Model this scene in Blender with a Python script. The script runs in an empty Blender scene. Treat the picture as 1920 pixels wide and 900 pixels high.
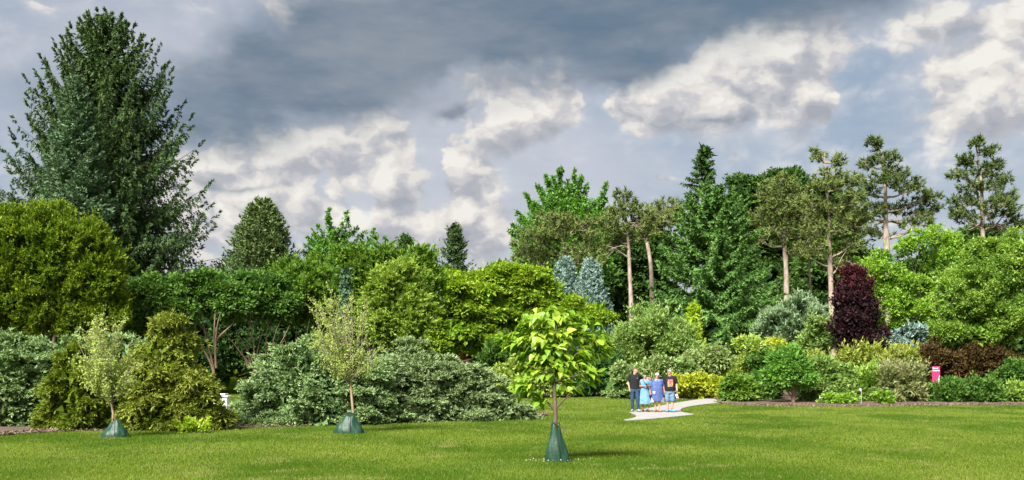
import bpy, math, random
import numpy as np
from mathutils import Vector, Matrix

scene = bpy.context.scene
COL = scene.collection
EXPOSURE = 3.0
CAM_H = 1.72           # eye height of the photographer
FPX = 2000.0           # focal length in pixels of the 1920 wide picture
HOR = 695.0            # picture row of the horizon

# ---------------------------------------------------------------- camera
cam_data = bpy.data.cameras.new("camera")
cam = bpy.data.objects.new("camera", cam_data)
COL.objects.link(cam)
cam.location = (0, 0, CAM_H)
cam.rotation_euler = (math.radians(90), 0, 0)
cam_data.sensor_width = 36.0
cam_data.lens = 36.0 * FPX / 1920.0
cam_data.shift_y = (HOR - 450.0) / 1920.0
cam_data.clip_end = 5000
scene.camera = cam

scene.view_settings.view_transform = 'Standard'
scene.view_settings.look = 'None'
scene.view_settings.gamma = 1.0
scene.view_settings.use_curve_mapping = False
scene.view_settings.exposure = EXPOSURE
scene.render.engine = 'CYCLES'
scene.cycles.max_bounces = 6
scene.cycles.diffuse_bounces = 4
scene.cycles.glossy_bounces = 2
scene.cycles.transmission_bounces = 3
scene.cycles.transparent_max_bounces = 4
scene.cycles.use_denoising = True

# ---------------------------------------------------------------- sun (veiled, behind the camera on the left)
SUN_EL, SUN_AZ = math.radians(43), math.radians(208)   # azimuth clockwise from +Y (the view direction)
sun_data = bpy.data.lights.new("sun", 'SUN')
sun_data.energy = 1.5
sun_data.angle = math.radians(24)
sun_data.color = (1.0, 0.965, 0.91)
sun = bpy.data.objects.new("sun", sun_data)
COL.objects.link(sun)
sdir = Vector((math.sin(SUN_AZ) * math.cos(SUN_EL), math.cos(SUN_AZ) * math.cos(SUN_EL), math.sin(SUN_EL)))
sun.rotation_euler = sdir.to_track_quat('Z', 'Y').to_euler()
sun.location = sdir * 60

# ---------------------------------------------------------------- sky: Nishita air with broken storm clouds
world = bpy.data.worlds.new("World")
scene.world = world
world.use_nodes = True
wt = world.node_tree
wt.nodes.clear()

def wn(kind, **kw):
    n = wt.nodes.new(kind)
    for k, v in kw.items():
        setattr(n, k, v)
    return n

def put(sock, v):
    if isinstance(v, bpy.types.NodeSocket):
        wt.links.new(v, sock)
    else:
        sock.default_value = v

def m_(op, a, b=0.0, c=0.0, clamp=False):
    n = wn('ShaderNodeMath', operation=op, use_clamp=clamp)
    put(n.inputs[0], a); put(n.inputs[1], b); put(n.inputs[2], c)
    return n.outputs[0]

def v_(op, a, b=(0, 0, 0)):
    n = wn('ShaderNodeVectorMath', operation=op)
    put(n.inputs[0], a); put(n.inputs[1], b)
    return n.outputs[0]

def vscale(a, s):
    n = wn('ShaderNodeVectorMath', operation='SCALE')
    put(n.inputs[0], a); put(n.inputs['Scale'], s)
    return n.outputs[0]

def sstep(x, lo, hi):
    n = wn('ShaderNodeMapRange', interpolation_type='SMOOTHSTEP')
    put(n.inputs['Value'], x); put(n.inputs['From Min'], lo); put(n.inputs['From Max'], hi)
    return n.outputs[0]

def noise(vec, scale, detail=5.0, rough=0.55, lac=2.0):
    n = wn('ShaderNodeTexNoise', noise_dimensions='3D')
    put(n.inputs['Vector'], vec)
    n.inputs['Scale'].default_value = scale
    n.inputs['Detail'].default_value = detail
    n.inputs['Roughness'].default_value = rough
    n.inputs['Lacunarity'].default_value = lac
    return n.outputs['Fac'], n.outputs['Color']

def mixc(f, a, b):
    n = wn('ShaderNodeMix', data_type='RGBA')
    put(n.inputs['Factor'], f)
    put(n.inputs[6], a if isinstance(a, bpy.types.NodeSocket) else (*a, 1))
    put(n.inputs[7], b if isinstance(b, bpy.types.NodeSocket) else (*b, 1))
    return n.outputs[2]

K = 2.0 ** -EXPOSURE
def S(r, g, b):        # picture value -> radiance
    f = lambda c: ((c / 255 + .055) / 1.055) ** 2.4 if c > 10 else c / 3294.6
    return (f(r) * K, f(g) * K, f(b) * K)

dirv = wn('ShaderNodeTexCoord').outputs['Generated']
sep = wn('ShaderNodeSeparateXYZ'); put(sep.inputs[0], dirv)
hyp = m_('SQRT', m_('ADD', m_('MULTIPLY', sep.outputs[0], sep.outputs[0]), m_('MULTIPLY', sep.outputs[1], sep.outputs[1])))
comb = wn('ShaderNodeCombineXYZ')
put(comb.inputs[0], sep.outputs[0]); put(comb.inputs[1], sep.outputs[1]); put(comb.inputs[2], m_('MULTIPLY', sep.outputs[2], 1.35))
q = comb.outputs[0]
comb2 = wn('ShaderNodeCombineXYZ')
put(comb2.inputs[0], sep.outputs[0]); put(comb2.inputs[1], sep.outputs[1]); put(comb2.inputs[2], m_('MULTIPLY', sep.outputs[2], 3.2))
qs = comb2.outputs[0]

_, w1 = noise(q, 9.0, 4.0, 0.6)
_, w2 = noise(q, 34.0, 3.0, 0.6)
w1c = v_('SUBTRACT', w1, (0.5, 0.5, 0.5)); w2c = v_('SUBTRACT', w2, (0.5, 0.5, 0.5))
warp = v_('ADD', vscale(w1c, 0.05), vscale(w2c, 0.018))
sw = wn('ShaderNodeSeparateXYZ'); put(sw.inputs[0], warp)
sw1 = wn('ShaderNodeSeparateXYZ'); put(sw1.inputs[0], vscale(w1c, 0.09))
az = m_('ARCTAN2', sep.outputs[0], sep.outputs[1])
el = m_('ARCTAN2', sep.outputs[2], hyp)
azw = m_('ADD', az, sw.outputs[0]); elw = m_('ADD', el, sw.outputs[2])
azs = m_('ADD', az, m_('MULTIPLY', sw1.outputs[0], 1.3)); els = m_('ADD', el, m_('MULTIPLY', sw1.outputs[2], 0.6))

def bump(AE, acc, px, py, sx, sy, amp=1.0, rot=0.0, rise=None):   # one soft cloud bank, placed by compass direction and height
    t0 = math.atan2(px - 960, FPX); e0 = math.atan2(HOR - py, math.hypot(FPX, px - 960))
    n = wn('ShaderNodeMapping', vector_type='TEXTURE')
    put(n.inputs['Vector'], AE)
    n.inputs['Location'].default_value = (t0, e0, 0)
    n.inputs['Rotation'].default_value = (0, 0, rot)
    n.inputs['Scale'].default_value = (1.9 * sx / FPX, 1.9 * sy / FPX, 1)
    g = wn('ShaderNodeTexGradient', gradient_type='QUADRATIC_SPHERE')
    put(g.inputs[0], n.outputs[0])
    if rise is not None:       # keep track of how high in its own heap a point lies
        sp = wn('ShaderNodeSeparateXYZ'); put(sp.inputs[0], n.outputs[0])
        rise[0] = m_('MULTIPLY_ADD', m_('MULTIPLY', g.outputs['Fac'], amp), sp.outputs[1], rise[0])
    return m_('MULTIPLY_ADD', g.outputs['Fac'], amp * 1.25, acc)

def xyz(a, b, c=0.0):
    n = wn('ShaderNodeCombineXYZ')
    put(n.inputs[0], a); put(n.inputs[1], b); put(n.inputs[2], c)
    return n.outputs[0]

AEW = xyz(azw, elw)
AES = xyz(azs, els)

def billow(vec):       # heaped puffs with creases between them
    t = 0.0
    for sc_, am in ((9.0, 0.50), (19.0, 0.62), (39.0, 0.46), (82.0, 0.2), (170.0, 0.08)):
        f, _ = noise(vec, sc_, 0.0, 0.5)
        t = m_('MULTIPLY_ADD', m_('ABSOLUTE', m_('MULTIPLY_ADD', f, 2.0, -1.0)), am, t)
    return t

qw = v_('ADD', q, vscale(w2c, 0.018))
h0 = billow(qw)
h1 = billow(v_('ADD', qw, (-0.011, 0.0, 0.020)))
#CUMULUS
big, _ = noise(q, 2.6, 3.0, 0.5)
RISE = [0.0]
cumf = m_('MULTIPLY', m_('SUBTRACT', big, 0.5), 1.6)
for (px, py, sx, sy, amp, rot) in [
    (1370, 150, 150, 62, 1.15, 0.25), (1300, 215, 150, 40, .9, -.05), (1520, 215, 50, 42, .8, -.5), (1490, 90, 62, 38, .8, .4), (1170, 190, 70, 40, .5, .3),
    (1850, 205, 85, 62, 1.15, 0), (1815, 125, 50, 30, .8, .2), (1890, 60, 60, 50, .55, 0), (1760, 60, 120, 40, .35, .2),
    (985, 225, 78, 66, 1.1, .3), (1060, 200, 50, 60, .6, 0), (868, 320, 62, 66, 1.2, .5), (905, 425, 52, 52, 1.0, -.5), (745, 345, 46, 66, .95, .2), (655, 300, 62, 42, .85, 0),
    (545, 292, 66, 36, 1.2, 0), (440, 320, 110, 26, .95, 0), (575, 385, 46, 24, .7, 0), (765, 430, 60, 26, .7, 0), (800, 225, 130, 40, .25, .2), (1240, 332, 60, 20, .75, .1),
    (700, 260, 70, 40, .5, 0), (620, 360, 60, 50, .3, 0), (480, 280, 70, 30, .6, 0), (1420, 180, 120, 70, .4, .2), (1120, 230, 40, 110, -.55, 0), (810, 300, 26, 90, -.4, .2), (700, 380, 22, 90, -.4, 0), (600, 340, 22, 60, -.4, 0), (890, 390, 60, 90, .5, .2), (740, 390, 45, 70, .4, 0), (480, 400, 130, 50, .65, 0), (640, 420, 90, 40, .5, 0), (860, 440, 110, 40, .5, 0), (420, 340, 90, 30, .5, 0), (900, 150, 90, 30, .4, .2), (80, 6, 60, 14, .7, 0), (420, 425, 110, 30, .35, 0), (1375, 312, 40, 14, .5, 0), (1690, 405, 60, 26, .35, 0), (20, 310, 90, 40, .45, 0),
    (1610, 240, 55, 110, -.75, 0), (1150, 330, 110, 60, -.5, 0), (640, 430, 50, 60, -.4, 0), (1640, 350, 80, 40, -.5, 0), (120, 220, 260, 160, -.7, 0), (1860, 400, 160, 90, -.8, 0), (1330, 330, 160, 50, -.4, 0), (150, 60, 260, 90, -.4, 0)]:
    cumf = bump(AEW, cumf, px, py, sx, sy, amp, rot, RISE if amp > 0 else None)
dens = m_('ADD', m_('MULTIPLY', m_('SUBTRACT', h0, 0.40), 0.75), m_('SUBTRACT', cumf, 0.10))
high = m_('MULTIPLY', RISE[0], 2.6)                      # >0 in the heads of the heaps, <0 in their bases
low = m_('SUBTRACT', 0.5, high, clamp=True)
mask_c = sstep(dens, m_('MULTIPLY_ADD', low, -0.14, -0.01), m_('MULTIPLY_ADD', low, 0.30, 0.07))
lown, _ = noise(qs, 13.0, 2.0, 0.5)
lit = m_('ADD', 0.60, m_('MULTIPLY', m_('SUBTRACT', h0, h1), 1.15))
lit = m_('ADD', lit, m_('MULTIPLY', high, 0.62))
lit = m_('ADD', lit, m_('MULTIPLY', m_('SUBTRACT', lown, 0.52), 0.8), clamp=True)
ramp = wn('ShaderNodeValToRGB')
put(ramp.inputs[0], lit)
cr = ramp.color_ramp
cr.interpolation = 'EASE'
cr.elements[0].position = 0.0; cr.elements[0].color = (*S(168, 173, 183), 1)
cr.elements[1].position = 1.0; cr.elements[1].color = (*S(243, 240, 234), 1)
for p_, c_ in ((0.3, S(184, 186, 193)), (0.52, S(203, 203, 207)), (0.74, S(228, 224, 220))):
    e_ = cr.elements.new(p_); e_.color = (*c_, 1)
cum_col = ramp.outputs[0]
#BASE
sky = wn('ShaderNodeTexSky', sky_type='NISHITA', sun_disc=False)
sky.sun_elevation = SUN_EL
sky.sun_rotation = SUN_AZ
sky.air_density = 1.0; sky.dust_density = 1.5
nish = vscale(sky.outputs[0], 0.05)
n1, _ = noise(qs, 3.2, 6.0, 0.55)
n2, _ = noise(qs, 9.0, 6.0, 0.6)
veil = m_('MULTIPLY_ADD', m_('SUBTRACT', n1, 0.5), 1.5, m_('MULTIPLY', m_('SUBTRACT', n2, 0.5), 0.8))
for (px, py, sx, sy, amp) in [(720, 300, 330, 170, .75), (250, 40, 260, 80, .4), (1000, 330, 160, 180, .5), (1640, 200, 100, 180, -.35),
                              (1560, 330, 160, 60, -.25), (1800, 80, 160, 80, .35), (330, 240, 130, 60, -.3)]:
    veil = bump(AES, veil, px, py, sx, sy, amp)
vm = sstep(veil, -0.55, 0.6)
lowglow = sstep(el, 0.24, 0.06)
base = mixc(m_('MAXIMUM', vm, m_('MULTIPLY', lowglow, 0.8)), S(146, 162, 180), S(192, 192, 199))
soft = m_('ADD', m_('MULTIPLY', m_('SUBTRACT', h0, 0.42), 0.9), m_('ADD', m_('MULTIPLY', cumf, 0.55), m_('MULTIPLY', m_('SUBTRACT', n2, 0.5), 1.2)))
soft_lit = m_('ADD', 0.55, m_('MULTIPLY', m_('SUBTRACT', h0, h1), 0.8), clamp=True)
base = mixc(m_('MULTIPLY', sstep(soft, -0.38, 0.36), 0.9), base, mixc(soft_lit, S(158, 166, 179), S(214, 213, 214)))
base = mixc(0.94, nish, base)
#DARK
ds = m_('MULTIPLY_ADD', m_('SUBTRACT', n1, 0.5), 0.9, m_('MULTIPLY', m_('SUBTRACT', n2, 0.5), 0.7))
for (px, py, sx, sy, amp, rot) in [
    (1010, 40, 500, 105, 1.3, .04), (590, 165, 260, 80, 1.05, .06), (1470, 2, 260, 42, .9, .05), (1190, 118, 130, 34, .55, .15), (360, 250, 130, 70, .55, -.1),
    (450, 110, 160, 60, .35, 0), (860, 207, 42, 17, .75, .1), (640, 60, 60, 40, .3, 0), (1330, 238, 110, 12, .5, 0), (440, 355, 110, 12, .5, 0), (60, 180, 120, 90, .35, 0),
    (850, 140, 120, 30, -.25, .2), (200, 30, 200, 70, -.2, 0)]:
    ds = bump(AES, ds, px, py, sx, sy, amp, rot)
dm = sstep(ds, 0.02, 0.95)
dn, _ = noise(qs, 6.0, 5.0, 0.6)
dark_col = mixc(sstep(dn, 0.3, 0.72), S(98, 121, 142), S(142, 151, 164))
col = mixc(mask_c, base, cum_col)
col = mixc(m_('MULTIPLY', dm, 0.94), col, dark_col)
bg = wn('ShaderNodeBackground')
put(bg.inputs['Color'], col)
bg.inputs['Strength'].default_value = 1.0
wo = wn('ShaderNodeOutputWorld')
wt.links.new(bg.outputs[0], wo.inputs[0])
world.cycles.sampling_method = 'NONE'

# ================================================================ helpers
def tag(o, label=None, cat=None, group=None, kind=None):
    if label: o["label"] = label
    if cat: o["category"] = cat
    if group: o["group"] = group
    if kind: o["kind"] = kind
    return o

def empty(name, loc, label, cat, group=None):
    o = bpy.data.objects.new(name, None)
    o.empty_display_size = 0.3
    COL.objects.link(o)
    o.location = loc
    return tag(o, label, cat, group)

def link(name, me, mat=None, parent=None):
    o = bpy.data.objects.new(name, me)
    COL.objects.link(o)
    if mat is not None and not me.materials:
        me.materials.append(mat)
    if parent is not None:
        o.parent = parent
    return o

def raw_mesh(name, V, polys_idx, nper, attrs=None, smooth=False):
    """V (n,3); polys_idx flat corner indices, nper corners per face (constant)."""
    V = np.ascontiguousarray(V, dtype=np.float32)
    idx = np.ascontiguousarray(polys_idx, dtype=np.int32).ravel()
    me = bpy.data.meshes.new(name)
    me.vertices.add(len(V)); me.vertices.foreach_set('co', V.ravel())
    me.loops.add(len(idx)); me.loops.foreach_set('vertex_index', idx)
    nf = len(idx) // nper
    me.polygons.add(nf)
    me.polygons.foreach_set('loop_start', np.arange(0, nf * nper, nper, dtype=np.int32))
    if smooth:
        me.polygons.foreach_set('use_smooth', np.ones(nf, dtype=bool))
    for k, a in (attrs or {}).items():
        at = me.attributes.new(k, 'FLOAT', 'POINT')
        at.data.foreach_set('value', np.ascontiguousarray(a, dtype=np.float32))
    me.update(calc_edges=True)
    return me

def pyd(name, V, Fs, mat=None, parent=None, smooth=True):
    me = bpy.data.meshes.new(name)
    me.from_pydata([tuple(map(float, v)) for v in V], [], [tuple(map(int, f)) for f in Fs])
    if smooth:
        me.polygons.foreach_set('use_smooth', np.ones(len(me.polygons), dtype=bool))
    me.update()
    return link(name, me, mat, parent)

def unit(a):
    return a / np.maximum(np.linalg.norm(a, axis=-1, keepdims=True), 1e-9)

def sm(x, a, b):
    t = np.clip((x - a) / (b - a), 0, 1)
    return t * t * (3 - 2 * t)

def ground_z(x, y):
    x = np.asarray(x, float); y = np.asarray(y, float)
    d = np.clip(y - 50, 0, 48)
    rise = 0.00105 * d * d
    side = 1.0 - 0.45 * sm(x, 3, 16)
    roll = 0.035 * np.sin(x * 0.21 + 1.3) * np.sin(y * 0.17) + 0.02 * np.sin(x * 0.53 - y * 0.31)
    return rise * side + roll * sm(y, 8, 16) * (1 - sm(y, 90, 140))

def PX(px, Y):
    return (px - 960.0) / FPX * Y
def PZ(py, Y):
    return CAM_H - (py - HOR) / FPX * Y
def gz(x, y):
    return float(ground_z(x, y))
def onground(px, Y):
    x = PX(px, Y)
    return (x, Y, gz(x, Y))
def row_to_Y(py):      # flat ground distance for a picture row
    return CAM_H * FPX / (py - HOR)

# ---------------------------------------------------------------- materials
def new_mat(name):
    mt = bpy.data.materials.new(name)
    mt.use_nodes = True
    nt = mt.node_tree
    nt.nodes.clear()
    out = nt.nodes.new('ShaderNodeOutputMaterial')
    return mt, nt, out

def leaf_mat(name, c1, c2, tip=None, trans=0.28, gloss=0.05, rough=0.5):
    """leaf colours run from c1 to c2 by attribute v; young growth 'tip' by attribute t"""
    mt, nt, out = new_mat(name)
    N = nt.nodes.new; L = nt.links.new
    a = N('ShaderNodeAttribute'); a.attribute_name = 'v'
    mx = N('ShaderNodeMix'); mx.data_type = 'RGBA'
    mx.inputs[6].default_value = (*c1, 1); mx.inputs[7].default_value = (*c2, 1)
    L(a.outputs['Fac'], mx.inputs['Factor'])
    colr = mx.outputs[2]
    if tip is not None:
        b = N('ShaderNodeAttribute'); b.attribute_name = 't'
        m2 = N('ShaderNodeMix'); m2.data_type = 'RGBA'
        L(b.outputs['Fac'], m2.inputs['Factor']); L(colr, m2.inputs[6]); m2.inputs[7].default_value = (*tip, 1)
        colr = m2.outputs[2]
    d = N('ShaderNodeBsdfDiffuse'); L(colr, d.inputs['Color'])
    tr = N('ShaderNodeBsdfTranslucent')
    hs = N('ShaderNodeMix'); hs.data_type = 'RGBA'; hs.blend_type = 'MULTIPLY'
    hs.inputs['Factor'].default_value = 1.0; hs.inputs[7].default_value = (1.25, 1.2, 0.6, 1)
    L(colr, hs.inputs[6]); L(hs.outputs[2], tr.inputs['Color'])
    m3 = N('ShaderNodeMixShader'); m3.inputs[0].default_value = trans
    L(d.outputs[0], m3.inputs[1]); L(tr.outputs[0], m3.inputs[2])
    g = N('ShaderNodeBsdfGlossy'); g.inputs['Roughness'].default_value = rough
    m4 = N('ShaderNodeMixShader'); m4.inputs[0].default_value = gloss * .4
    L(m3.outputs[0], m4.inputs[1]); L(g.outputs[0], m4.inputs[2])
    L(m4.outputs[0], out.inputs[0])
    return mt

def noise_mat(name, c1, c2, scale=8.0, rough=0.85, bump=0.0, detail=5.0, stretch=(1, 1, 1), spec=0.3, bump_scale=None):
    mt, nt, out = new_mat(name)
    N = nt.nodes.new; L = nt.links.new
    tc = N('ShaderNodeTexCoord'); mp = N('ShaderNodeMapping')
    mp.inputs['Scale'].default_value = stretch
    L(tc.outputs['Object'], mp.inputs[0])
    nz = N('ShaderNodeTexNoise'); nz.inputs['Scale'].default_value = scale; nz.inputs['Detail'].default_value = detail
    nz.inputs['Roughness'].default_value = 0.62
    L(mp.outputs[0], nz.inputs['Vector'])
    rp = N('ShaderNodeValToRGB')
    rp.color_ramp.elements[0].position = 0.32; rp.color_ramp.elements[0].color = (*c1, 1)
    rp.color_ramp.elements[1].position = 0.68; rp.color_ramp.elements[1].color = (*c2, 1)
    L(nz.outputs['Fac'], rp.inputs[0])
    p = N('ShaderNodeBsdfPrincipled'); p.inputs['Roughness'].default_value = rough
    p.inputs['Specular IOR Level'].default_value = spec
    L(rp.outputs[0], p.inputs['Base Color'])
    if bump:
        n2 = N('ShaderNodeTexNoise'); n2.inputs['Scale'].default_value = bump_scale or scale * 2; n2.inputs['Detail'].default_value = 4
        L(mp.outputs[0], n2.inputs['Vector'])
        b = N('ShaderNodeBump'); b.inputs['Strength'].default_value = bump; b.inputs['Distance'].default_value = 0.03
        L(n2.outputs['Fac'], b.inputs['Height']); L(b.outputs[0], p.inputs['Normal'])
    L(p.outputs[0], out.inputs[0])
    return mt

def plain(name, c, rough=0.6, spec=0.3, var=0.12, scale=40):
    c1 = tuple(max(0, k * (1 - var)) for k in c); c2 = tuple(min(1, k * (1 + var)) for k in c)
    return noise_mat(name, c1, c2, scale, rough, 0, 3, spec=spec)

BARK = noise_mat('bark_grey_brown', (0.05, 0.038, 0.028), (0.17, 0.135, 0.1), 6, 0.9, 0.6, 6, (1, 1, .25))
BARK_PINE = noise_mat('bark_pine', (0.16, 0.115, 0.09), (0.46, 0.37, 0.30), 3.0, 0.9, 0.6, 6, (1, 1, .35))
BARK_DARK = noise_mat('bark_dark', (0.035, 0.026, 0.02), (0.1, 0.075, 0.055), 6, 0.9, 0.5, 6, (1, 1, .25))
BARK_TAN = noise_mat('bark_tan', (0.2, 0.13, 0.085), (0.36, 0.26, 0.17), 12, 0.9, 0.4, 6, (1, 1, .3))
TWIG_TAN = noise_mat('twig_tan', (0.17, 0.145, 0.095), (0.29, 0.255, 0.17), 12, 0.9, 0, 4)

# ---------------------------------------------------------------- tubes
class Tubes:
    def __init__(self, k=6):
        self.V = []; self.F = []; self.n = 0; self.k = k
    def add(self, pts, rad, k=None):
        k = k or self.k
        pts = np.asarray(pts, float); rad = np.asarray(rad, float)
        n = len(pts)
        tang = unit(np.gradient(pts, axis=0))
        ref = np.array([1.0, 0.0, 0.0]) if abs(tang[0][0]) < 0.8 else np.array([0, 1.0, 0])
        u = unit(np.cross(tang, ref)); w = np.cross(tang, u)
        a = np.arange(k) * 2 * np.pi / k
        ring = pts[:, None, :] + rad[:, None, None] * (np.cos(a)[None, :, None] * u[:, None, :] + np.sin(a)[None, :, None] * w[:, None, :])
        self.V.append(ring.reshape(-1, 3))
        i = np.arange(n - 1)[:, None] * k; j = np.arange(k)[None, :]; j2 = (j + 1) % k
        f = np.stack([i + j, i + j2, i + k + j2, i + k + j], -1).reshape(-1, 4) + self.n
        self.F.append(f)
        self.n += n * k
    def mesh(self, name):
        return raw_mesh(name, np.concatenate(self.V), np.concatenate(self.F), 4, smooth=True)
    def build(self, name, mat, parent):
        return link(name, self.mesh(name), mat, parent)

def curve_pts(a, b, n, bend, rng):
    a = np.asarray(a, float); b = np.asarray(b, float)
    t = np.linspace(0, 1, n)[:, None]
    L = np.linalg.norm(b - a)
    p = a + (b - a) * t
    off = rng.normal(0, 1, 3) * bend * L
    off2 = rng.normal(0, 1, 3) * bend * L * .5
    return p + np.sin(np.pi * t) * off + np.sin(2 * np.pi * t) * off2

# ---------------------------------------------------------------- leaves
class Leaves:
    def __init__(self, rng):
        self.rng = rng; self.q = []
    def add(self, C, A, N, L, W, v, t=None):
        n = len(C)
        f = lambda x: np.broadcast_to(np.asarray(x, float), (n,)).copy()
        self.q.append((C, unit(A), N, f(L), f(W), f(v), f(0 if t is None else t)))
    def plumes(self, P, D, L, m, spread, lL, lW, droop=0.0, flat=1.0, v=0.5, along=1.0, out=0.6, jit=0.5, up=0.9, tipgain=1.0, vj=0.15, t0=0.0, env=0.7):
        """P,D (n,3) plume roots and directions, L (n,) length; m leaves in each, spread over a tapering body"""
        r = self.rng
        n = len(P)
        if n == 0: return
        L = np.broadcast_to(np.asarray(L, float), (n,)); v = np.broadcast_to(np.asarray(v, float), (n,))
        t = t0 + (1 - t0) * r.random((n, m)) ** 0.85
        R = r.normal(0, 1, (n, m, 3)); R /= np.maximum(np.linalg.norm(R, axis=2, keepdims=True), 1e-6)
        R *= r.random((n, m, 1)) ** 0.5
        R[..., 2] *= flat
        Dn = D[:, None, :]
        pos = P[:, None, :] + Dn * (L[:, None] * t)[..., None]
        pos[..., 2] -= droop * L[:, None] * t * t
        pos += R * (spread * L[:, None] * (1 - env * t))[..., None]
        ax = Dn * along + unit(R) * out + r.normal(0, jit, (n, m, 3))
        ax[..., 2] -= droop * 1.4 * t
        nm = r.normal(0, 0.62, (n, m, 3)) + Dn * 0.3
        nm[..., 2] += up
        nm[..., 1] -= 0.15
        lv = np.clip(v[:, None] + r.normal(0, vj, (n, m)), 0, 1)
        tip = np.clip((t - 0.55) / 0.45, 0, 1) * tipgain * np.clip(r.normal(0.8, .3, (n, m)), 0, 1)
        sz = r.uniform(0.7, 1.3, (n, m))
        self.add(pos.reshape(-1, 3), ax.reshape(-1, 3), nm.reshape(-1, 3), (lL * sz).ravel(), (lW * sz).ravel(), lv.ravel(), np.clip(tip, 0, 1).ravel())
    def mesh(self, name, origin, shape='quad'):
        C = np.concatenate([x[0] for x in self.q]); A = np.concatenate([x[1] for x in self.q]); N = np.concatenate([x[2] for x in self.q])
        L = np.concatenate([x[3] for x in self.q])[:, None]; W = np.concatenate([x[4] for x in self.q])[:, None]
        v = np.concatenate([x[5] for x in self.q]); t = np.concatenate([x[6] for x in self.q])
        C = C - np.asarray(origin)
        Sd = unit(np.cross(A, N)) * W * 0.5
        n = len(C)
        if shape == 'tri':
            V = np.stack([C - Sd, C + Sd, C + A * L], 1); k = 3
        else:
            V = np.stack([C, C + A * L * 0.45 + Sd, C + A * L, C + A * L * 0.45 - Sd], 1); k = 4
        self.count = n
        return raw_mesh(name, V.reshape(-1, 3), np.arange(n * k), k, {'v': np.repeat(v, k), 't': np.repeat(t, k)})

TRI = {}
def finish(F, root, mat, shape='quad', name='crown'):
    me = F.mesh(name, root.location, shape)
    TRI[root.name] = F.count * (1 if shape == 'tri' else 2)
    return link(name, me, mat, root)

# ================================================================ plant builders
def rpx(Y):            # metres covered by one pixel of a 1024 wide picture at distance Y
    return Y * 1920.0 / 1024.0 / FPX

STY = dict(
    broad=dict(L=4.5, m=12, spread=.8, lL=3.0, lW=2.3, droop=.25, flat=.7, upd=.35, out=.9, jit=.7, cs=8.5, bf=.75, env=.3),
    fineleaf=dict(L=4.2, m=12, spread=.85, lL=2.4, lW=1.8, droop=.1, flat=.9, upd=.4, out=.9, jit=.7, cs=7.5, bf=.85, env=.3),
    yew=dict(L=10.5, m=20, spread=.22, lL=3.0, lW=1.6, droop=.1, flat=1, upd=.8, out=.55, jit=.35, cs=8, bf=1.0, env=.6),
    juniper=dict(L=11, m=20, spread=.2, lL=3.0, lW=1.5, droop=.08, flat=.4, upd=.05, out=.6, jit=.34, cs=9.5, bf=.3, env=.65, hz=.3),
    thread=dict(L=7.5, m=18, spread=.26, lL=3.3, lW=1.3, droop=.5, flat=.8, upd=.35, out=.5, jit=.35, cs=9, bf=.65, env=.55),
    feather=dict(L=11, m=20, spread=.17, lL=2.8, lW=1.3, droop=.12, flat=.35, upd=.5, out=.8, jit=.35, cs=7, bf=.6, env=.75),
    maple=dict(L=4.8, m=12, spread=.85, lL=3.0, lW=2.2, droop=.3, flat=.35, upd=.1, out=.9, jit=.5, cs=10, bf=.42, env=.25),
    twiggy=dict(L=8.5, m=13, spread=.32, lL=2.8, lW=1.5, droop=.05, flat=1, upd=.65, out=.6, jit=.4, cs=7.5, bf=.9, env=.5),
    tuft=dict(L=5.5, m=16, spread=.36, lL=3.2, lW=1.2, droop=0, flat=1, upd=.55, out=.5, jit=.3, cs=6.5, bf=.85, env=.4),
)

def lobes_world(lobes, Y):
    out = []
    s = Y / FPX
    for lb in lobes:
        cx, cy, rx, ry = lb[:4]
        dY = lb[4] if len(lb) > 4 else 0.0
        Yl = Y + dY
        sl = Yl / FPX
        rd = (lb[5] if len(lb) > 5 else min(rx, max(ry, rx * .6)) * .85) * sl
        out.append((np.array([PX(cx, Yl), Yl, PZ(cy, Yl)]), np.array([rx * sl * 1.13, rd * 1.1, ry * sl * 1.1])))
    return out

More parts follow.
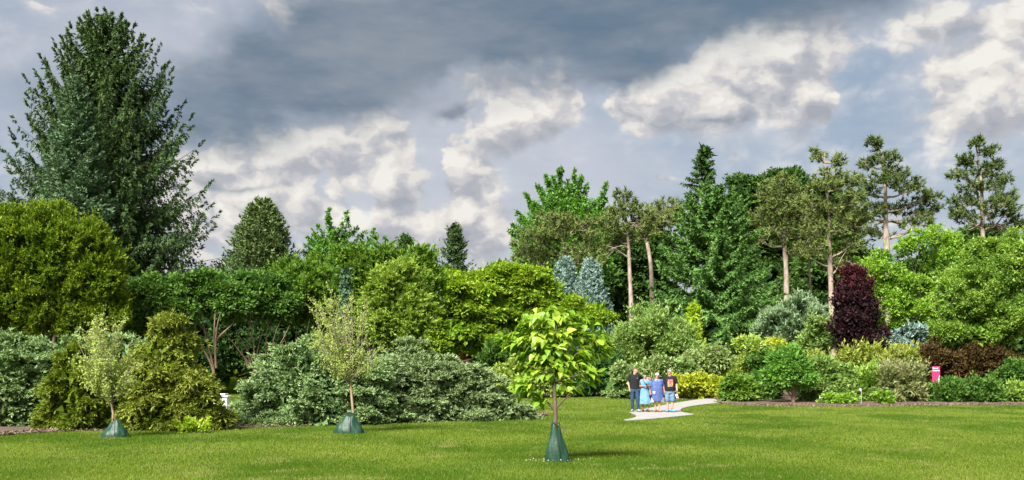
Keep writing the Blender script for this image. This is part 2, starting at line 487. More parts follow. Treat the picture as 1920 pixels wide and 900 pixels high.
def lobed(name, label, cat, base_px, Y, lobes, mat, style='broad', dens=3.0, seed=0, group=None, vbias=0.5, vvar=0.2, bottom=-0.35, holes=0.0, size=1.0,
          trunk=None, limbs=0, core=True, bark=None, tipgain=1.0, over=None, back=.25, shape='tri', skirt=None, toptip=None):
    """a plant whose crown is a heap of leafy lobes; each lobe carries many sub-clumps"""
    rng = np.random.default_rng(seed + 17)
    st = dict(STY[style]); st.update(over or {})
    if skirt is None: skirt = cat in ('shrub', 'plant', 'woodland')
    if skirt: bottom = -.8
    p = rpx(Y)
    bx = PX(base_px, Y)
    root = empty(name, (bx, Y, gz(bx, Y)), label, cat, group)
    W = lobes_world(lobes, Y)
    F = Leaves(rng)
    area = sum(math.pi * r[0] * r[2] for _, r in W) / p / p
    nplume = int(area * dens * 1.55 / st['m'] / (size ** 2))
    wts = np.array([r[0] * r[2] for _, r in W]); wts = wts / wts.sum()
    for li, (c, r) in enumerate(W):
        n = max(20, int(nplume * wts[li]))
        rm = (r[0] * r[1] * r[2]) ** (1 / 3)
        cs = st['cs'] * p * size
        K = int(np.clip(2.7 * (rm / cs) ** 2, 6, 400))
        B = unit(rng.normal(0, 1, (K * 4, 3))); B = B[B[:, 2] > bottom - .15][:K]
        K = len(B)
        if skirt:
            lowm = B[:, 2] < 0
            B[lowm, :2] /= np.maximum(np.linalg.norm(B[lowm, :2], axis=1, keepdims=True), .2)
        bs = rng.uniform(0.68, 1.10, K); bv = rng.normal(0, vvar, K)
        rb = cs * rng.uniform(.65, 1.45, K)
        bw = rb ** 2 * np.where(B[:, 1] > .35, back, 1.0)
        if holes:
            bw *= (rng.random(K) > holes)
        bw /= bw.sum()
        kk = rng.choice(K, n, p=bw)
        Bc = c + B * np.maximum(r - cs * .8, r * .5) * bs[:, None]
        Bn = unit(B / r)
        d = unit(unit(rng.normal(0, 1, (n, 3))) + Bn[kk] * .75 + np.array([0, -.15, .35]))
        off = d * rb[kk][:, None] * rng.uniform(.72, 1.05, (n, 1)); off[:, 2] *= st['bf']
        P = Bc[kk] + off
        nrm = unit(d * .8 + Bn[kk] * .6)
        fill = rng.random(n) < st.get('fill', .36)          # sprays between the clumps
        nf = int(fill.sum())
        bj = unit(B[kk[fill]] + rng.normal(0, 1.6 / math.sqrt(K), (nf, 3)))
        P[fill] = c + bj * np.maximum(r - cs * .5, r * .5) * rng.uniform(.72, .98, (nf, 1))
        nrm[fill] = unit(bj / r)
        keep = P[:, 2] > ground_z(P[:, 0], P[:, 1]) + 0.03
        for lj, (c2, r2) in enumerate(W):
            if lj != li:
                keep &= (((P - c2) / r2) ** 2).sum(1) > 0.6 ** 2
        P, nrm, kk = P[keep], nrm[keep], kk[keep]
        D = nrm.copy(); D[:, 2] = D[:, 2] * st.get('hz', 1.0) + st['upd']
        D = unit(D + rng.normal(0, .28, D.shape))
        Lp = st['L'] * p * size * rng.uniform(.65, 1.35, len(P))
        stray = rng.random(len(P)) < (.05 if 'hz' not in st else .01)
        Lp[stray] *= 1.9
        P = P - D * Lp[:, None] * np.where(stray, .25, .55)[:, None]
        bsz = rng.uniform(.72, 1.38, K)[kk][:, None]
        F.plumes(P, D, Lp, st['m'], st['spread'], st['lL'] * p * size * bsz, st['lW'] * p * size * bsz, st['droop'], st['flat'],
                 np.clip(vbias + bv[kk] + rng.normal(0, .08, len(P)), 0, 1), out=st['out'], jit=st['jit'], env=st['env'], tipgain=tipgain)
        if core:           # inner leaves, larger and sparser
            nc = int(max(60, area * wts[li] * 0.2 / size ** 2))
            d2 = unit(rng.normal(0, 1, (nc, 3)))
            P2 = c + d2 * r * (rng.uniform(.25, .74, nc))[:, None]
            P2 = P2[P2[:, 2] > ground_z(P2[:, 0], P2[:, 1])]
            F.add(P2, rng.normal(0, 1, P2.shape), rng.normal(0, 1, P2.shape) + np.array([0, -.6, .3]), 8 * p * size * rng.uniform(.6, 1.3, len(P2)), 7 * p * size, np.clip(vbias + rng.normal(0, .1, len(P2)), 0, 1))
    if toptip:             # red young leaves towards the top of the plant
        za, zb = PZ(toptip[0], Y), PZ(toptip[1], Y)
        F.q = [(a_[0], a_[1], a_[2], a_[3], a_[4], a_[5], (rng.random(len(a_[0])) < toptip[2] * sm(a_[0][:, 2], za, zb) + .04) * 1.0) for a_ in F.q]
    finish(F, root, mat, shape)
    if trunk or limbs:
        T = Tubes(7)
        o = np.array(root.location)
        tr = trunk or 0.08
        zt = max(c[2] for c, _ in W)
        mid = np.array([bx - o[0], 0, (zt - o[2]) * .55])
        pts = curve_pts((0, 0, -.15), mid, 7, .03, rng)
        T.add(pts, np.linspace(tr * 1.15, tr * .55, 7))
        for li, (c, r) in enumerate(W):
            for _ in range(max(1, limbs)):
                s0 = pts[rng.integers(2, 6)]
                e = c - o + r * rng.uniform(-.55, .55, 3)
                T.add(curve_pts(s0, e, 6, .06, rng), np.linspace(tr * .5, tr * .08, 6), 5)
        T.build('trunk', bark or BARK, root)
    return root

def conifer(name, label, base_px, Y, top_py, half_px, base_py, mat, seed, nb=260, m1=16, m2=6, e_top=55, e_low=-8, sag=.25, uptip=.12, hang=.2, power=.85,
            lL=2.4, lW=1.1, blen=.42, group=None, irr=.25, lowr=1.0, bark=None, vbias=.5, vvar=.14, clear=0.0, cat='tree', spread=.28, trunk_r=None, lean=0.0, tipgain=1.0, droopleaf=.0, s0=.16, jit=.4, core=9, minb=3.5):
    rng = np.random.default_rng(seed + 5)
    p = rpx(Y)
    bx = PX(base_px, Y); z0 = gz(bx, Y)
    root = empty(name, (bx, Y, z0), label, cat, group)
    H = PZ(top_py, Y) - z0; R = half_px * Y / FPX; hb = max(0.0, PZ(base_py, Y) - z0)
    u = (np.arange(nb) + rng.random(nb)) / nb          # 0 low .. 1 top
    u = u ** 0.9
    h = hb + (H - hb) * u
    prof = np.maximum((1 - u) ** power, 0.02)
    lowfade = np.clip(lowr + (1 - lowr) * u / .25, 0, 1)
    Lb = R * prof * lowfade * rng.uniform(1 - irr, 1.06, nb) + 2.0 * p
    ph = np.arange(nb) * 2.39996 + rng.normal(0, .35, nb)
    front = np.sin(ph) < 0.5
    keepb = front | (rng.random(nb) < .55)
    h, Lb, ph, u = h[keepb], Lb[keepb], ph[keepb], u[keepb]; nb = len(h)
    el = np.radians(e_low + (e_top - e_low) * u ** 1.2 + rng.normal(0, 6, nb))
    hd = np.stack([np.cos(ph), np.sin(ph), np.zeros(nb)], 1)
    Lb = Lb / np.clip(np.cos(el), .5, 1)
    h = np.maximum(h - Lb * (np.sin(el) - sag * (1 - u * .7) + uptip), .25)      # h was the height of the tip
    def bpos(s):       # s (nb,k)
        r = Lb[:, None] * s * np.cos(el)[:, None]
        z = h[:, None] + Lb[:, None] * (s * np.sin(el)[:, None] - sag * (1 - u * .7)[:, None] * s ** 2 + uptip * s ** 4)
        return np.stack([hd[:, None, 0] * r, hd[:, None, 1] * r, z], 2)
    s = s0 + (1 - s0) * (np.arange(m1)[None, :] + rng.random((nb, m1))) / m1
    P = bpos(s); T = unit(bpos(s + .02) - P)
    side = np.stack([-hd[:, 1], hd[:, 0], np.zeros(nb)], 1)[:, None, :] * np.where(np.arange(m1) % 2 == 0, 1, -1)[None, :, None]
    bl = np.maximum(blen * Lb[:, None] * (1 - s) + .12 * Lb[:, None] * blen * 2, minb * p) * rng.uniform(.7, 1.2, (nb, m1))
    D = T * .75 + side * rng.uniform(.35, .85, (nb, m1, 1)) + rng.normal(0, .14, (nb, m1, 3))
    D[..., 2] -= hang * rng.uniform(.4, 1.3, (nb, m1))
    tipm = s > .93
    D = np.where(tipm[..., None], T + rng.normal(0, .1, D.shape), D)
    D = unit(D)
    off = np.array(root.location)
    F = Leaves(rng)
    bvar = rng.normal(0, vvar, nb)
    F.plumes((P + off).reshape(-1, 3), D.reshape(-1, 3), bl.ravel(), m2, spread, lL * p, lW * p, droop=droopleaf + hang * .35, flat=.6,
             v=np.clip(vbias + np.repeat(bvar, m1), 0, 1), along=1.0, out=.55, jit=jit, env=.6, tipgain=tipgain)
    # leader
    lead = np.array([[0, 0, H - 3.5 * p * 1.0]]) + off
    F.plumes(lead, np.array([[0, 0, 1.0]]), 4.5 * p, 26, .18, lL * p, lW * p, v=.6)
    nc = int(nb * core)
    bi = rng.integers(0, nb, nc); sc_ = rng.uniform(.05, .72, nc)
    Pc = bpos(np.tile(np.linspace(0, 1, 21), (nb, 1)))[bi, (sc_ * 20).astype(int)] + rng.normal(0, 1.6 * p, (nc, 3)) + off
    F.add(Pc, rng.normal(0, 1, (nc, 3)) + np.array([0, 0, -.4]), rng.normal(0, 1, (nc, 3)) + np.array([0, -.6, .3]), 6.5 * p * rng.uniform(.6, 1.3, nc), 4.2 * p, np.clip(vbias + rng.normal(0, .12, nc), 0, 1))
    finish(F, root, mat, 'tri')
    TB = Tubes(7)
    tr = trunk_r or H * .014
    zs = np.linspace(-.2, H * .98, 9)
    TB.add(np.stack([lean * zs / H + rng.normal(0, .03, 9), rng.normal(0, .03, 9), zs], 1), np.linspace(tr, tr * .06, 9))
    TB.build('trunk', bark or BARK_DARK, root)
    BB = Tubes(4)
    ss = np.tile(np.linspace(0, .92, 5), (nb, 1)); bp = bpos(ss)
    for i in range(0, nb, 2):
        BB.add(bp[i], np.linspace(.022 * Lb[i] ** .7 + .008, .006, 5), 4)
    BB.build('branches', bark or BARK_DARK, root)["kind"] = 'stuff'
    return root

def pine(name, label, Y, trunk_px, crown, mat, seed, group=None, tuft=5.4, nneedle=22, rt=.2, dens=1.0, dead=(), bark=None, vbias=.5):
    """trunk_px: list of (px,py) from base up; crown: list of (px,py,half_w,half_h,n) needle pads, each joined to the trunk by a limb"""
    rng = np.random.default_rng(seed + 3)
    p = rpx(Y)
    bx = PX(trunk_px[0][0], Y); z0 = gz(bx, Y)
    root = empty(name, (bx, Y, z0), label, 'pine tree', group)
    o = np.array(root.location)
    tp = np.array([(PX(a, Y), Y, PZ(b, Y)) for a, b in trunk_px]); tp[0, 2] = z0 - .2
    seg = np.linspace(0, len(tp) - 1, 5 * (len(tp) - 1) + 1)
    path = np.stack([np.interp(seg, np.arange(len(tp)), tp[:, k]) for k in range(3)], 1)
    path[1:-1] = (path[:-2] + 2 * path[1:-1] + path[2:]) / 4
    path[:, 1] += np.cumsum(rng.normal(0, .04, len(path)))
    T = Tubes(8)
    T.add(path - o, np.linspace(rt, rt * .18, len(path)) * (1 + .06 * rng.normal(size=len(path))))
    T.build('trunk', bark or BARK_PINE, root)
    F = Leaves(rng)
    for (cx, cy, hw, hh, n) in crown:
        B = Tubes(5)
        hw, hh = hw * 1.18, hh * 1.25
        dy = rng.uniform(-1, .6) * hw * Y / FPX * .8
        c = np.array([PX(cx, Y), Y + dy, PZ(cy, Y)])
        r = np.array([hw, hw * .8, hh]) * Y / FPX
        dist = np.abs(path[:, 2] - (c[2] - r[2] * .3 - abs(c[0] - np.interp(c[2], path[:, 2], path[:, 0])) * .25))
        s = path[np.argmin(dist)]
        limb = curve_pts(s, c, 7, .05, rng); limb[1:-1, 2] -= np.sin(np.linspace(0, np.pi, 5)) * .08 * np.linalg.norm(c - s)
        B.add(limb - o, np.linspace(max(.03, rt * .38), .02, 7), 5)
        nt = max(4, int(n * dens * 2.2))
        d = unit(rng.normal(0, 1, (nt, 3))); tips = c + d * r * (rng.random((nt, 1)) ** .45)
        for q_ in tips[::2]:
            a_ = limb[rng.integers(3, 7)]
            B.add(np.array([a_, (a_ + q_) / 2 + rng.normal(0, .05, 3), q_]) - o, np.array([.02, .014, .009]) * max(1, Y / 80), 3)
        B.build('branch', bark or BARK_PINE, root)
        # needle tufts: bursts opening upward and outward
        od = unit(unit(tips - s) * .8 + np.array([0, 0, .6]) + rng.normal(0, .25, tips.shape))
        m = nneedle
        ax = od[:, None, :] * .75 + unit(rng.normal(0, 1, (nt, m, 3)))
        L = tuft * p * rng.uniform(.6, 1.15, (nt, m)) * rng.uniform(.75, 1.2, (nt, 1))
        base = tips[:, None, :] + od[:, None, :] * (rng.random((nt, m, 1)) - .5) * tuft * p * .8
        v = np.clip(vbias + rng.normal(0, .2, (nt, 1)) + rng.normal(0, .12, (nt, m)), 0, 1)
        F.add(base.reshape(-1, 3), ax.reshape(-1, 3), rng.normal(0, 1, (nt * m, 3)), L.ravel(), 1.15 * p, v.ravel(), np.zeros(nt * m))
    for (ax_, ay_, bx_, by_) in dead:       # bare dead limbs
        B = Tubes(5)
        a_ = np.array([PX(ax_, Y), Y, PZ(ay_, Y)]); b_ = np.array([PX(bx_, Y), Y - rng.uniform(0, 1.2), PZ(by_, Y)])
        B.add(curve_pts(a_, b_, 7, .07, rng) - o, np.linspace(rt * .33, .015, 7), 5)
        for _ in range(2):
            t_ = rng.uniform(.4, .8); m_p = a_ + (b_ - a_) * t_
            B.add(np.array([m_p, m_p + (b_ - a_) * .2 + rng.normal(0, .2, 3)]) - o, [.03, .012], 4)
        B.build('bare_branch', bark or BARK_PINE, root)
    finish(F, root, mat, 'tri')
    return root

def spire_tree(name, label, base_px, Y, limbs_px, mat, seed, group=None, nclu=34, m=9, cl=4.2, lL=2.6, lW=1.7, lobes=None, bark=None, dens=2.2):
    """ascending limbs clothed in leaf clusters so that the shoots stand out of the crown. limbs_px: (x0,y0,x1,y1) in the picture"""
    rng = np.random.default_rng(seed + 9)
    p = rpx(Y)
    bx = PX(base_px, Y); z0 = gz(bx, Y)
    root = empty(name, (bx, Y, z0), label, 'tree', group)
    o = np.array(root.location)
    T = Tubes(6); F = Leaves(rng)
    top = min(l[3] for l in limbs_px)
    ztop = PZ(top, Y) - z0
    tz = np.linspace(-.2, ztop * .9, 8)
    T.add(np.stack([rng.normal(0, .04, 8), rng.normal(0, .04, 8), tz], 1), np.linspace(ztop * .016, .03, 8))
    for (x0, y0, x1, y1) in limbs_px:
        for rep in range(2):
            dy0 = rng.uniform(-.8, .5); dy1 = dy0 + rng.uniform(-.16, .1) * abs(y1 - y0) * Y / FPX
            jx, jy = rng.normal(0, 3 + 5 * rep, 2)
            a = np.array([PX(x0 + jx, Y), Y + dy0, PZ(y0, Y)]); b = np.array([PX(x1 + jx * (rep > 0), Y), Y + dy1 - rep * rng.uniform(0, 1.2), PZ(y1 + abs(jy) * (rep > 0) * 2, Y)])
            pts = curve_pts(a, b, 7, .035, rng)
            T.add(pts - o, np.linspace(.07, .015, 7), 5)
            n = int(nclu * np.linalg.norm(b - a) / p / 60) + 8
            t = rng.random(n) ** .8
            C = np.stack([np.interp(t, np.linspace(0, 1, 7), pts[:, k]) for k in range(3)], 1)
            ld = unit(b - a)
            D = unit(ld * .5 + rng.normal(0, .8, (n, 3)))
            ln = cl * p * (1.25 - .75 * t) * rng.uniform(.6, 1.3, n)
            F.plumes(C, D, ln, m, .5, lL * p, lW * p, droop=.2, v=np.clip(.5 + rng.normal(0, .18, n), 0, 1), out=.8, jit=.5, env=.3)
            # tip shoot
            F.plumes(b[None] - ld[None] * 5 * p, ld[None], 7 * p, 18, .14, lL * p * .9, lW * p * .8, v=.5, out=.7)
    if lobes:
        for c, r in lobes_world(lobes, Y):
            ar = math.pi * r[0] * r[2] / p / p
            n = int(ar * dens / m)
            d = unit(rng.normal(0, 1, (n, 3))); d[:, 1] -= .3; d = unit(d)
            P = c + d * r * rng.uniform(.55, 1.0, (n, 1))
            D = unit(d + np.array([0, 0, .5]) + rng.normal(0, .3, (n, 3)))
            F.plumes(P, D, cl * 1.4 * p * rng.uniform(.6, 1.3, n), m, .6, lL * p, lW * p, droop=.2, v=np.clip(.45 + rng.normal(0, .18, n), 0, 1), out=.8, jit=.5, env=.3)
    T.build('trunk', bark or BARK, root)
    finish(F, root, mat, 'tri')
    return root

# ================================================================ the setting: ground, beds, path
rngG = np.random.default_rng(4)

def ground_hit(px, py):
    lo, hi = 5.0, 200.0
    Ys = np.linspace(lo, hi, 4000)
    ray = CAM_H - (py - HOR) / FPX * Ys
    g = ground_z((px - 960) / FPX * Ys, Ys)
    k = np.argmax(ray <= g)
    Y = Ys[k] if ray[k] <= g[k] else hi
    return np.array([PX(px, Y), Y])

def vnoise(x, y, seed=0):      # smooth value noise in the plane
    r = np.random.default_rng(seed).random((256, 256))
    xi = np.floor(x).astype(int); yi = np.floor(y).astype(int)
    fx = x - xi; fy = y - yi
    fx = fx * fx * (3 - 2 * fx); fy = fy * fy * (3 - 2 * fy)
    g = lambda a, b: r[a % 256, b % 256]
    return (g(xi, yi) * (1 - fx) + g(xi + 1, yi) * fx) * (1 - fy) + (g(xi, yi + 1) * (1 - fx) + g(xi + 1, yi + 1) * fx) * fy

def fbm2(x, y, seed=0):
    return (vnoise(x, y, seed) * .5 + vnoise(x * 2.1, y * 2.1, seed + 1) * .3 + vnoise(x * 4.3, y * 4.3, seed + 2) * .2)

def lawn_material():
    mt, nt, out = new_mat('lawn_ground')
    N = nt.nodes.new; L = nt.links.new
    tc = N('ShaderNodeTexCoord')
    n1 = N('ShaderNodeTexNoise'); n1.inputs['Scale'].default_value = 0.22; n1.inputs['Detail'].default_value = 5
    n2 = N('ShaderNodeTexNoise'); n2.inputs['Scale'].default_value = 30; n2.inputs['Detail'].default_value = 4
    L(tc.outputs['Object'], n1.inputs[0]); L(tc.outputs['Object'], n2.inputs[0])
    r1 = N('ShaderNodeValToRGB')
    r1.color_ramp.elements[0].position = .35; r1.color_ramp.elements[0].color = (0.05, 0.09, 0.008, 1)
    r1.color_ramp.elements[1].position = .7; r1.color_ramp.elements[1].color = (0.085, 0.12, 0.012, 1)
    L(n1.outputs['Fac'], r1.inputs[0])
    r2 = N('ShaderNodeValToRGB')
    r2.color_ramp.elements[0].position = .3; r2.color_ramp.elements[0].color = (.55, .55, .5, 1)
    r2.color_ramp.elements[1].position = .7; r2.color_ramp.elements[1].color = (1.25, 1.2, 1.1, 1)
    L(n2.outputs['Fac'], r2.inputs[0])
    mx = N('ShaderNodeMix'); mx.data_type = 'RGBA'; mx.blend_type = 'MULTIPLY'; mx.inputs['Factor'].default_value = 1
    L(r1.outputs[0], mx.inputs[6]); L(r2.outputs[0], mx.inputs[7])
    p = N('ShaderNodeBsdfPrincipled'); p.inputs['Roughness'].default_value = .95; p.inputs['Specular IOR Level'].default_value = .0
    L(mx.outputs[2], p.inputs['Base Color'])
    b = N('ShaderNodeBump'); b.inputs['Strength'].default_value = .8; b.inputs['Distance'].default_value = .04
    L(n2.outputs['Fac'], b.inputs['Height']); L(b.outputs[0], p.inputs['Normal'])
    L(p.outputs[0], out.inputs[0])
    return mt

LAWN = lawn_material()
MULCH = noise_mat('wood_chip_mulch', (0.06, 0.04, 0.028), (0.18, 0.13, 0.095), 26, .95, .9, 6)
CONCRETE = noise_mat('pale_concrete', (0.27, 0.258, 0.248), (0.335, 0.32, 0.308), 1.6, .85, .15, 6, bump_scale=60)

xs = np.concatenate([np.linspace(-1800, -80, 12)[:-1], np.arange(-80, 80.1, 1.6), np.linspace(80, 1800, 12)[1:]])
ys = np.concatenate([[-300, -120, -60], np.arange(-30, 140, 1.6), np.geomspace(142, 3000, 14)])
gx, gy = np.meshgrid(xs, ys)
gV = np.stack([gx, gy, ground_z(gx, gy)], -1).reshape(-1, 3)
nx, ny = len(xs), len(ys)
ii = (np.arange(ny - 1)[:, None] * nx + np.arange(nx - 1)[None, :]).ravel()
ground = link('ground', raw_mesh('ground', gV, np.stack([ii, ii + 1, ii + 1 + nx, ii + nx], 1), 4, smooth=True), LAWN)
tag(ground, kind='structure')

def strip_sheet(name, front, back, mat, lift=0.012, cols=90, rows=14):
    front = np.asarray(front); back = np.asarray(back)
    def res(poly, n):
        d = np.concatenate([[0], np.cumsum(np.linalg.norm(np.diff(poly, axis=0), axis=1))])
        t = np.linspace(0, d[-1], n)
        return np.stack([np.interp(t, d, poly[:, k]) for k in range(2)], 1)
    f = res(front, cols); b = res(back, cols)
    f[:, 1] += rngG.normal(0, .06, cols)
    t = np.linspace(0, 1, rows)[:, None, None] ** 1.5
    g = f[None] * (1 - t) + b[None] * t
    z = ground_z(g[..., 0], g[..., 1]) + lift
    z[1:] += .02 + rngG.normal(0, .012, z[1:].shape)
    V = np.concatenate([g, z[..., None]], -1).reshape(-1, 3)
    i = (np.arange(rows - 1)[:, None] * cols + np.arange(cols - 1)[None, :]).ravel()
    o = link(name, raw_mesh(name, V, np.stack([i, i + 1, i + 1 + cols, i + cols], 1), 4, smooth=True), mat)
    tag(o, kind='structure')
    return f

left_front = [ground_hit(a, b) for a, b in ((-120, 827), (-40, 822), (30, 815), (110, 810), (260, 806.5), (430, 803), (560, 800), (700, 796), (830, 790.5), (940, 786), (1010, 783), (1026, 780))]
left_back = [(-32, 46), (-20, 48), (-14, 49), (-8, 49), (-4, 47), (0, 44), (1.4, 41.2)]
LF = strip_sheet('planting_bed_left', left_front, left_back, MULCH)
right_front = [ground_hit(a, b) for a, b in ((1352, 757), (1375, 760), (1450, 762), (1550, 763), (1650, 763), (1760, 761), (1850, 760), (1990, 760), (2150, 760))]
right_back = [(13.5, 75), (17, 80), (25, 84), (36, 84), (44, 80)]
RF = strip_sheet('planting_bed_right', right_front, right_back, MULCH)
mid_front = [ground_hit(a, b) for a, b in ((912, 736), (960, 740), (1040, 743), (1100, 741), (1160, 746), (1215, 749), (1270, 751), (1300, 747), (1348, 741))]
mid_back = [(-1.5, 70), (2, 74), (6, 76), (10, 78), (14, 76)]
MF = strip_sheet('planting_bed_middle', mid_front, mid_back, MULCH)
far_front = [ground_hit(a, b) for a, b in ((700, 690), (800, 688), (880, 684), (940, 682), (990, 682), (1100, 690))]
far_back = [(-16, 112), (-8, 112), (0, 112), (8, 108)]
strip_sheet('planting_bed_far', far_front, far_back, MULCH)

path_px = [(1357, 745), (1318, 748.5), (1285, 753), (1250, 759), (1213, 767), (1178, 774), (1184, 776.5), (1192, 779.5), (1194, 782.5), (1184, 786), (1163, 789.5),
           (1200, 788.6), (1240, 785), (1280, 781), (1306, 778.2), (1290, 776.2), (1277, 773), (1275, 769.5), (1280, 766), (1300, 761.5), (1330, 757.8), (1362, 754.5), (1400, 750), (1385, 744)]
PATH = np.array([ground_hit(a, b) for a, b in path_px])
def smooth_loop(P, n=2):
    for _ in range(n):
        Q = np.roll(P, -1, 0)
        P = np.stack([P * .75 + Q * .25, P * .25 + Q * .75], 1).reshape(-1, 2)
    return P
PATH = smooth_loop(PATH)
import bmesh
bm = bmesh.new()
top = [bm.verts.new((a, b, gz(a, b) + .03)) for a, b in PATH]
face = bm.faces.new(top)
if face.normal.z < 0: face.normal_flip()
low = [bm.verts.new((a, b, gz(a, b) - .12)) for a, b in PATH]
for i in range(len(top)):
    j = (i + 1) % len(top)
    bm.faces.new((top[i], top[j], low[j], low[i]))
bmesh.ops.triangulate(bm, faces=[face])
bmesh.ops.recalc_face_normals(bm, faces=bm.faces)
me = bpy.data.meshes.new('path'); bm.to_mesh(me); bm.free()
tag(link('path', me, CONCRETE), kind='structure')

def in_poly(x, y, P):
    ins = np.zeros(x.shape, bool)
    j = len(P) - 1
    for i in range(len(P)):
        c = ((P[i, 1] > y) != (P[j, 1] > y)) & (x < (P[j, 0] - P[i, 0]) * (y - P[i, 1]) / (P[j, 1] - P[i, 1] + 1e-12) + P[i, 0])
        ins ^= c
        j = i
    return ins

# ---- grass blades on the lawn
GRASS = leaf_mat('grass_blades', (0.066, 0.135, 0.014), (0.17, 0.235, 0.036), (0.27, 0.265, 0.095), trans=.35, gloss=.0, rough=.5)
ng = 520000
Yg = 15.6 + (64 - 15.6) * rngG.random(ng) ** 1.25
Xg = (rngG.random(ng) * 2 - 1) * (0.5 * Yg + 1.0)
ok = ~in_poly(Xg + rngG.normal(0, .07, ng), Yg + rngG.normal(0, .16, ng), PATH)
def behind(front, x, y, x0, x1):
    o_ = np.argsort(front[:, 0]); yf = np.interp(x, front[o_, 0], front[o_, 1])
    return (y > yf + .05) & (x > x0) & (x < x1)
ok &= ~(behind(LF, Xg, Yg, -99, LF[:, 0].max()) & (Yg < 47))
ok &= ~behind(RF, Xg, Yg, RF[:, 0].min(), 99)
Xg, Yg = Xg[ok], Yg[ok]; ng = len(Xg)
v = fbm2(Xg * .35 + 50, Yg * .22 + 20, 3) * 1.0
v = np.clip((v - .5) * 3.2 + .46 + .12 * np.sin(Yg * .9 + .5 * np.sin(Xg * .2)) + rngG.normal(0, .17, ng), 0, 1)
dry = np.clip((fbm2(Xg * 1.3, Yg * 1.3 + 9, 11) - .62) * 5, 0, 1) * (rngG.random(ng) < .6) + (rngG.random(ng) < .035)
kx = (Yg / 20.0)
Lg = rngG.uniform(.028, .062, ng) * (.8 + .5 * fbm2(Xg * 2, Yg * 2, 7)) * kx ** .25
Wg = .0105 * kx ** .75 * rngG.uniform(.7, 1.4, ng)
Ag = np.stack([rngG.normal(0, .5, ng), rngG.normal(0, .5, ng), np.ones(ng)], 1)
Cg = np.stack([Xg, Yg, ground_z(Xg, Yg) - .004], 1)
Fg = Leaves(rngG)
Fg.add(Cg, Ag, np.stack([rngG.normal(0, .7, ng), -np.ones(ng), np.full(ng, .25)], 1), Lg, Wg, v, np.clip(dry, 0, 1))
lawn = link('lawn_grass', Fg.mesh('lawn_grass', (0, 0, 0), 'tri'), GRASS)
tag(lawn, 'short mown yellow green lawn grass across the foreground', 'grass', kind='stuff')

# ---- clover flowers and wood chips
def chips(name, pts, size, mat, label, cat):
    F = Leaves(rngG); n = len(pts)
    P = np.column_stack([pts, ground_z(pts[:, 0], pts[:, 1]) + rngG.uniform(.03, .06, n)])
    A = rngG.normal(0, 1, (n, 3)); A[:, 2] *= .35
    F.add(P, A, rngG.normal(0, .4, (n, 3)) + np.array([0, 0, 1]), size * rngG.uniform(.6, 1.5, n), size * .5, rngG.random(n))
    return tag(link(name, F.mesh(name, (0, 0, 0)), mat), label, cat, kind='stuff')
CHIP = leaf_mat('wood_chip', (0.09, 0.055, 0.038), (0.28, 0.21, 0.16), trans=0, gloss=.02)
cp = []
for fr, n in ((LF, 5200), (RF, 5200), (MF, 3200)):
    t = rngG.random(n) * (len(fr) - 1.001); k = t.astype(int); f_ = (t - k)[:, None]
    P = fr[k] * (1 - f_) + fr[k + 1] * f_
    P = P + np.column_stack([np.zeros(n), rngG.random(n) ** 1.6 * 2.2 - .05])
    cp.append(P)
chips('wood_chips', np.concatenate(cp), .085, CHIP, 'pale brown wood chips along the edges of the planting beds', 'mulch')
CLOV = leaf_mat('clover_flower', (0.6, 0.58, 0.5), (0.78, 0.76, 0.7), trans=.2, gloss=.02)
ctr = np.array([PX(1043, 20.2), 20.2])
cl = ctr + np.column_stack([rngG.normal(-.15, .35, 90), rngG.normal(-.05, .22, 90)])
cl2 = np.column_stack([rngG.uniform(0, 7, 260), rngG.uniform(33, 55, 260)])
cl2 = cl2[~in_poly(cl2[:, 0], cl2[:, 1], PATH)]
chips('clover_flowers', np.concatenate([cl, cl2]), .028, CLOV, 'tiny white clover flowers dotted through the lawn', 'flowers')

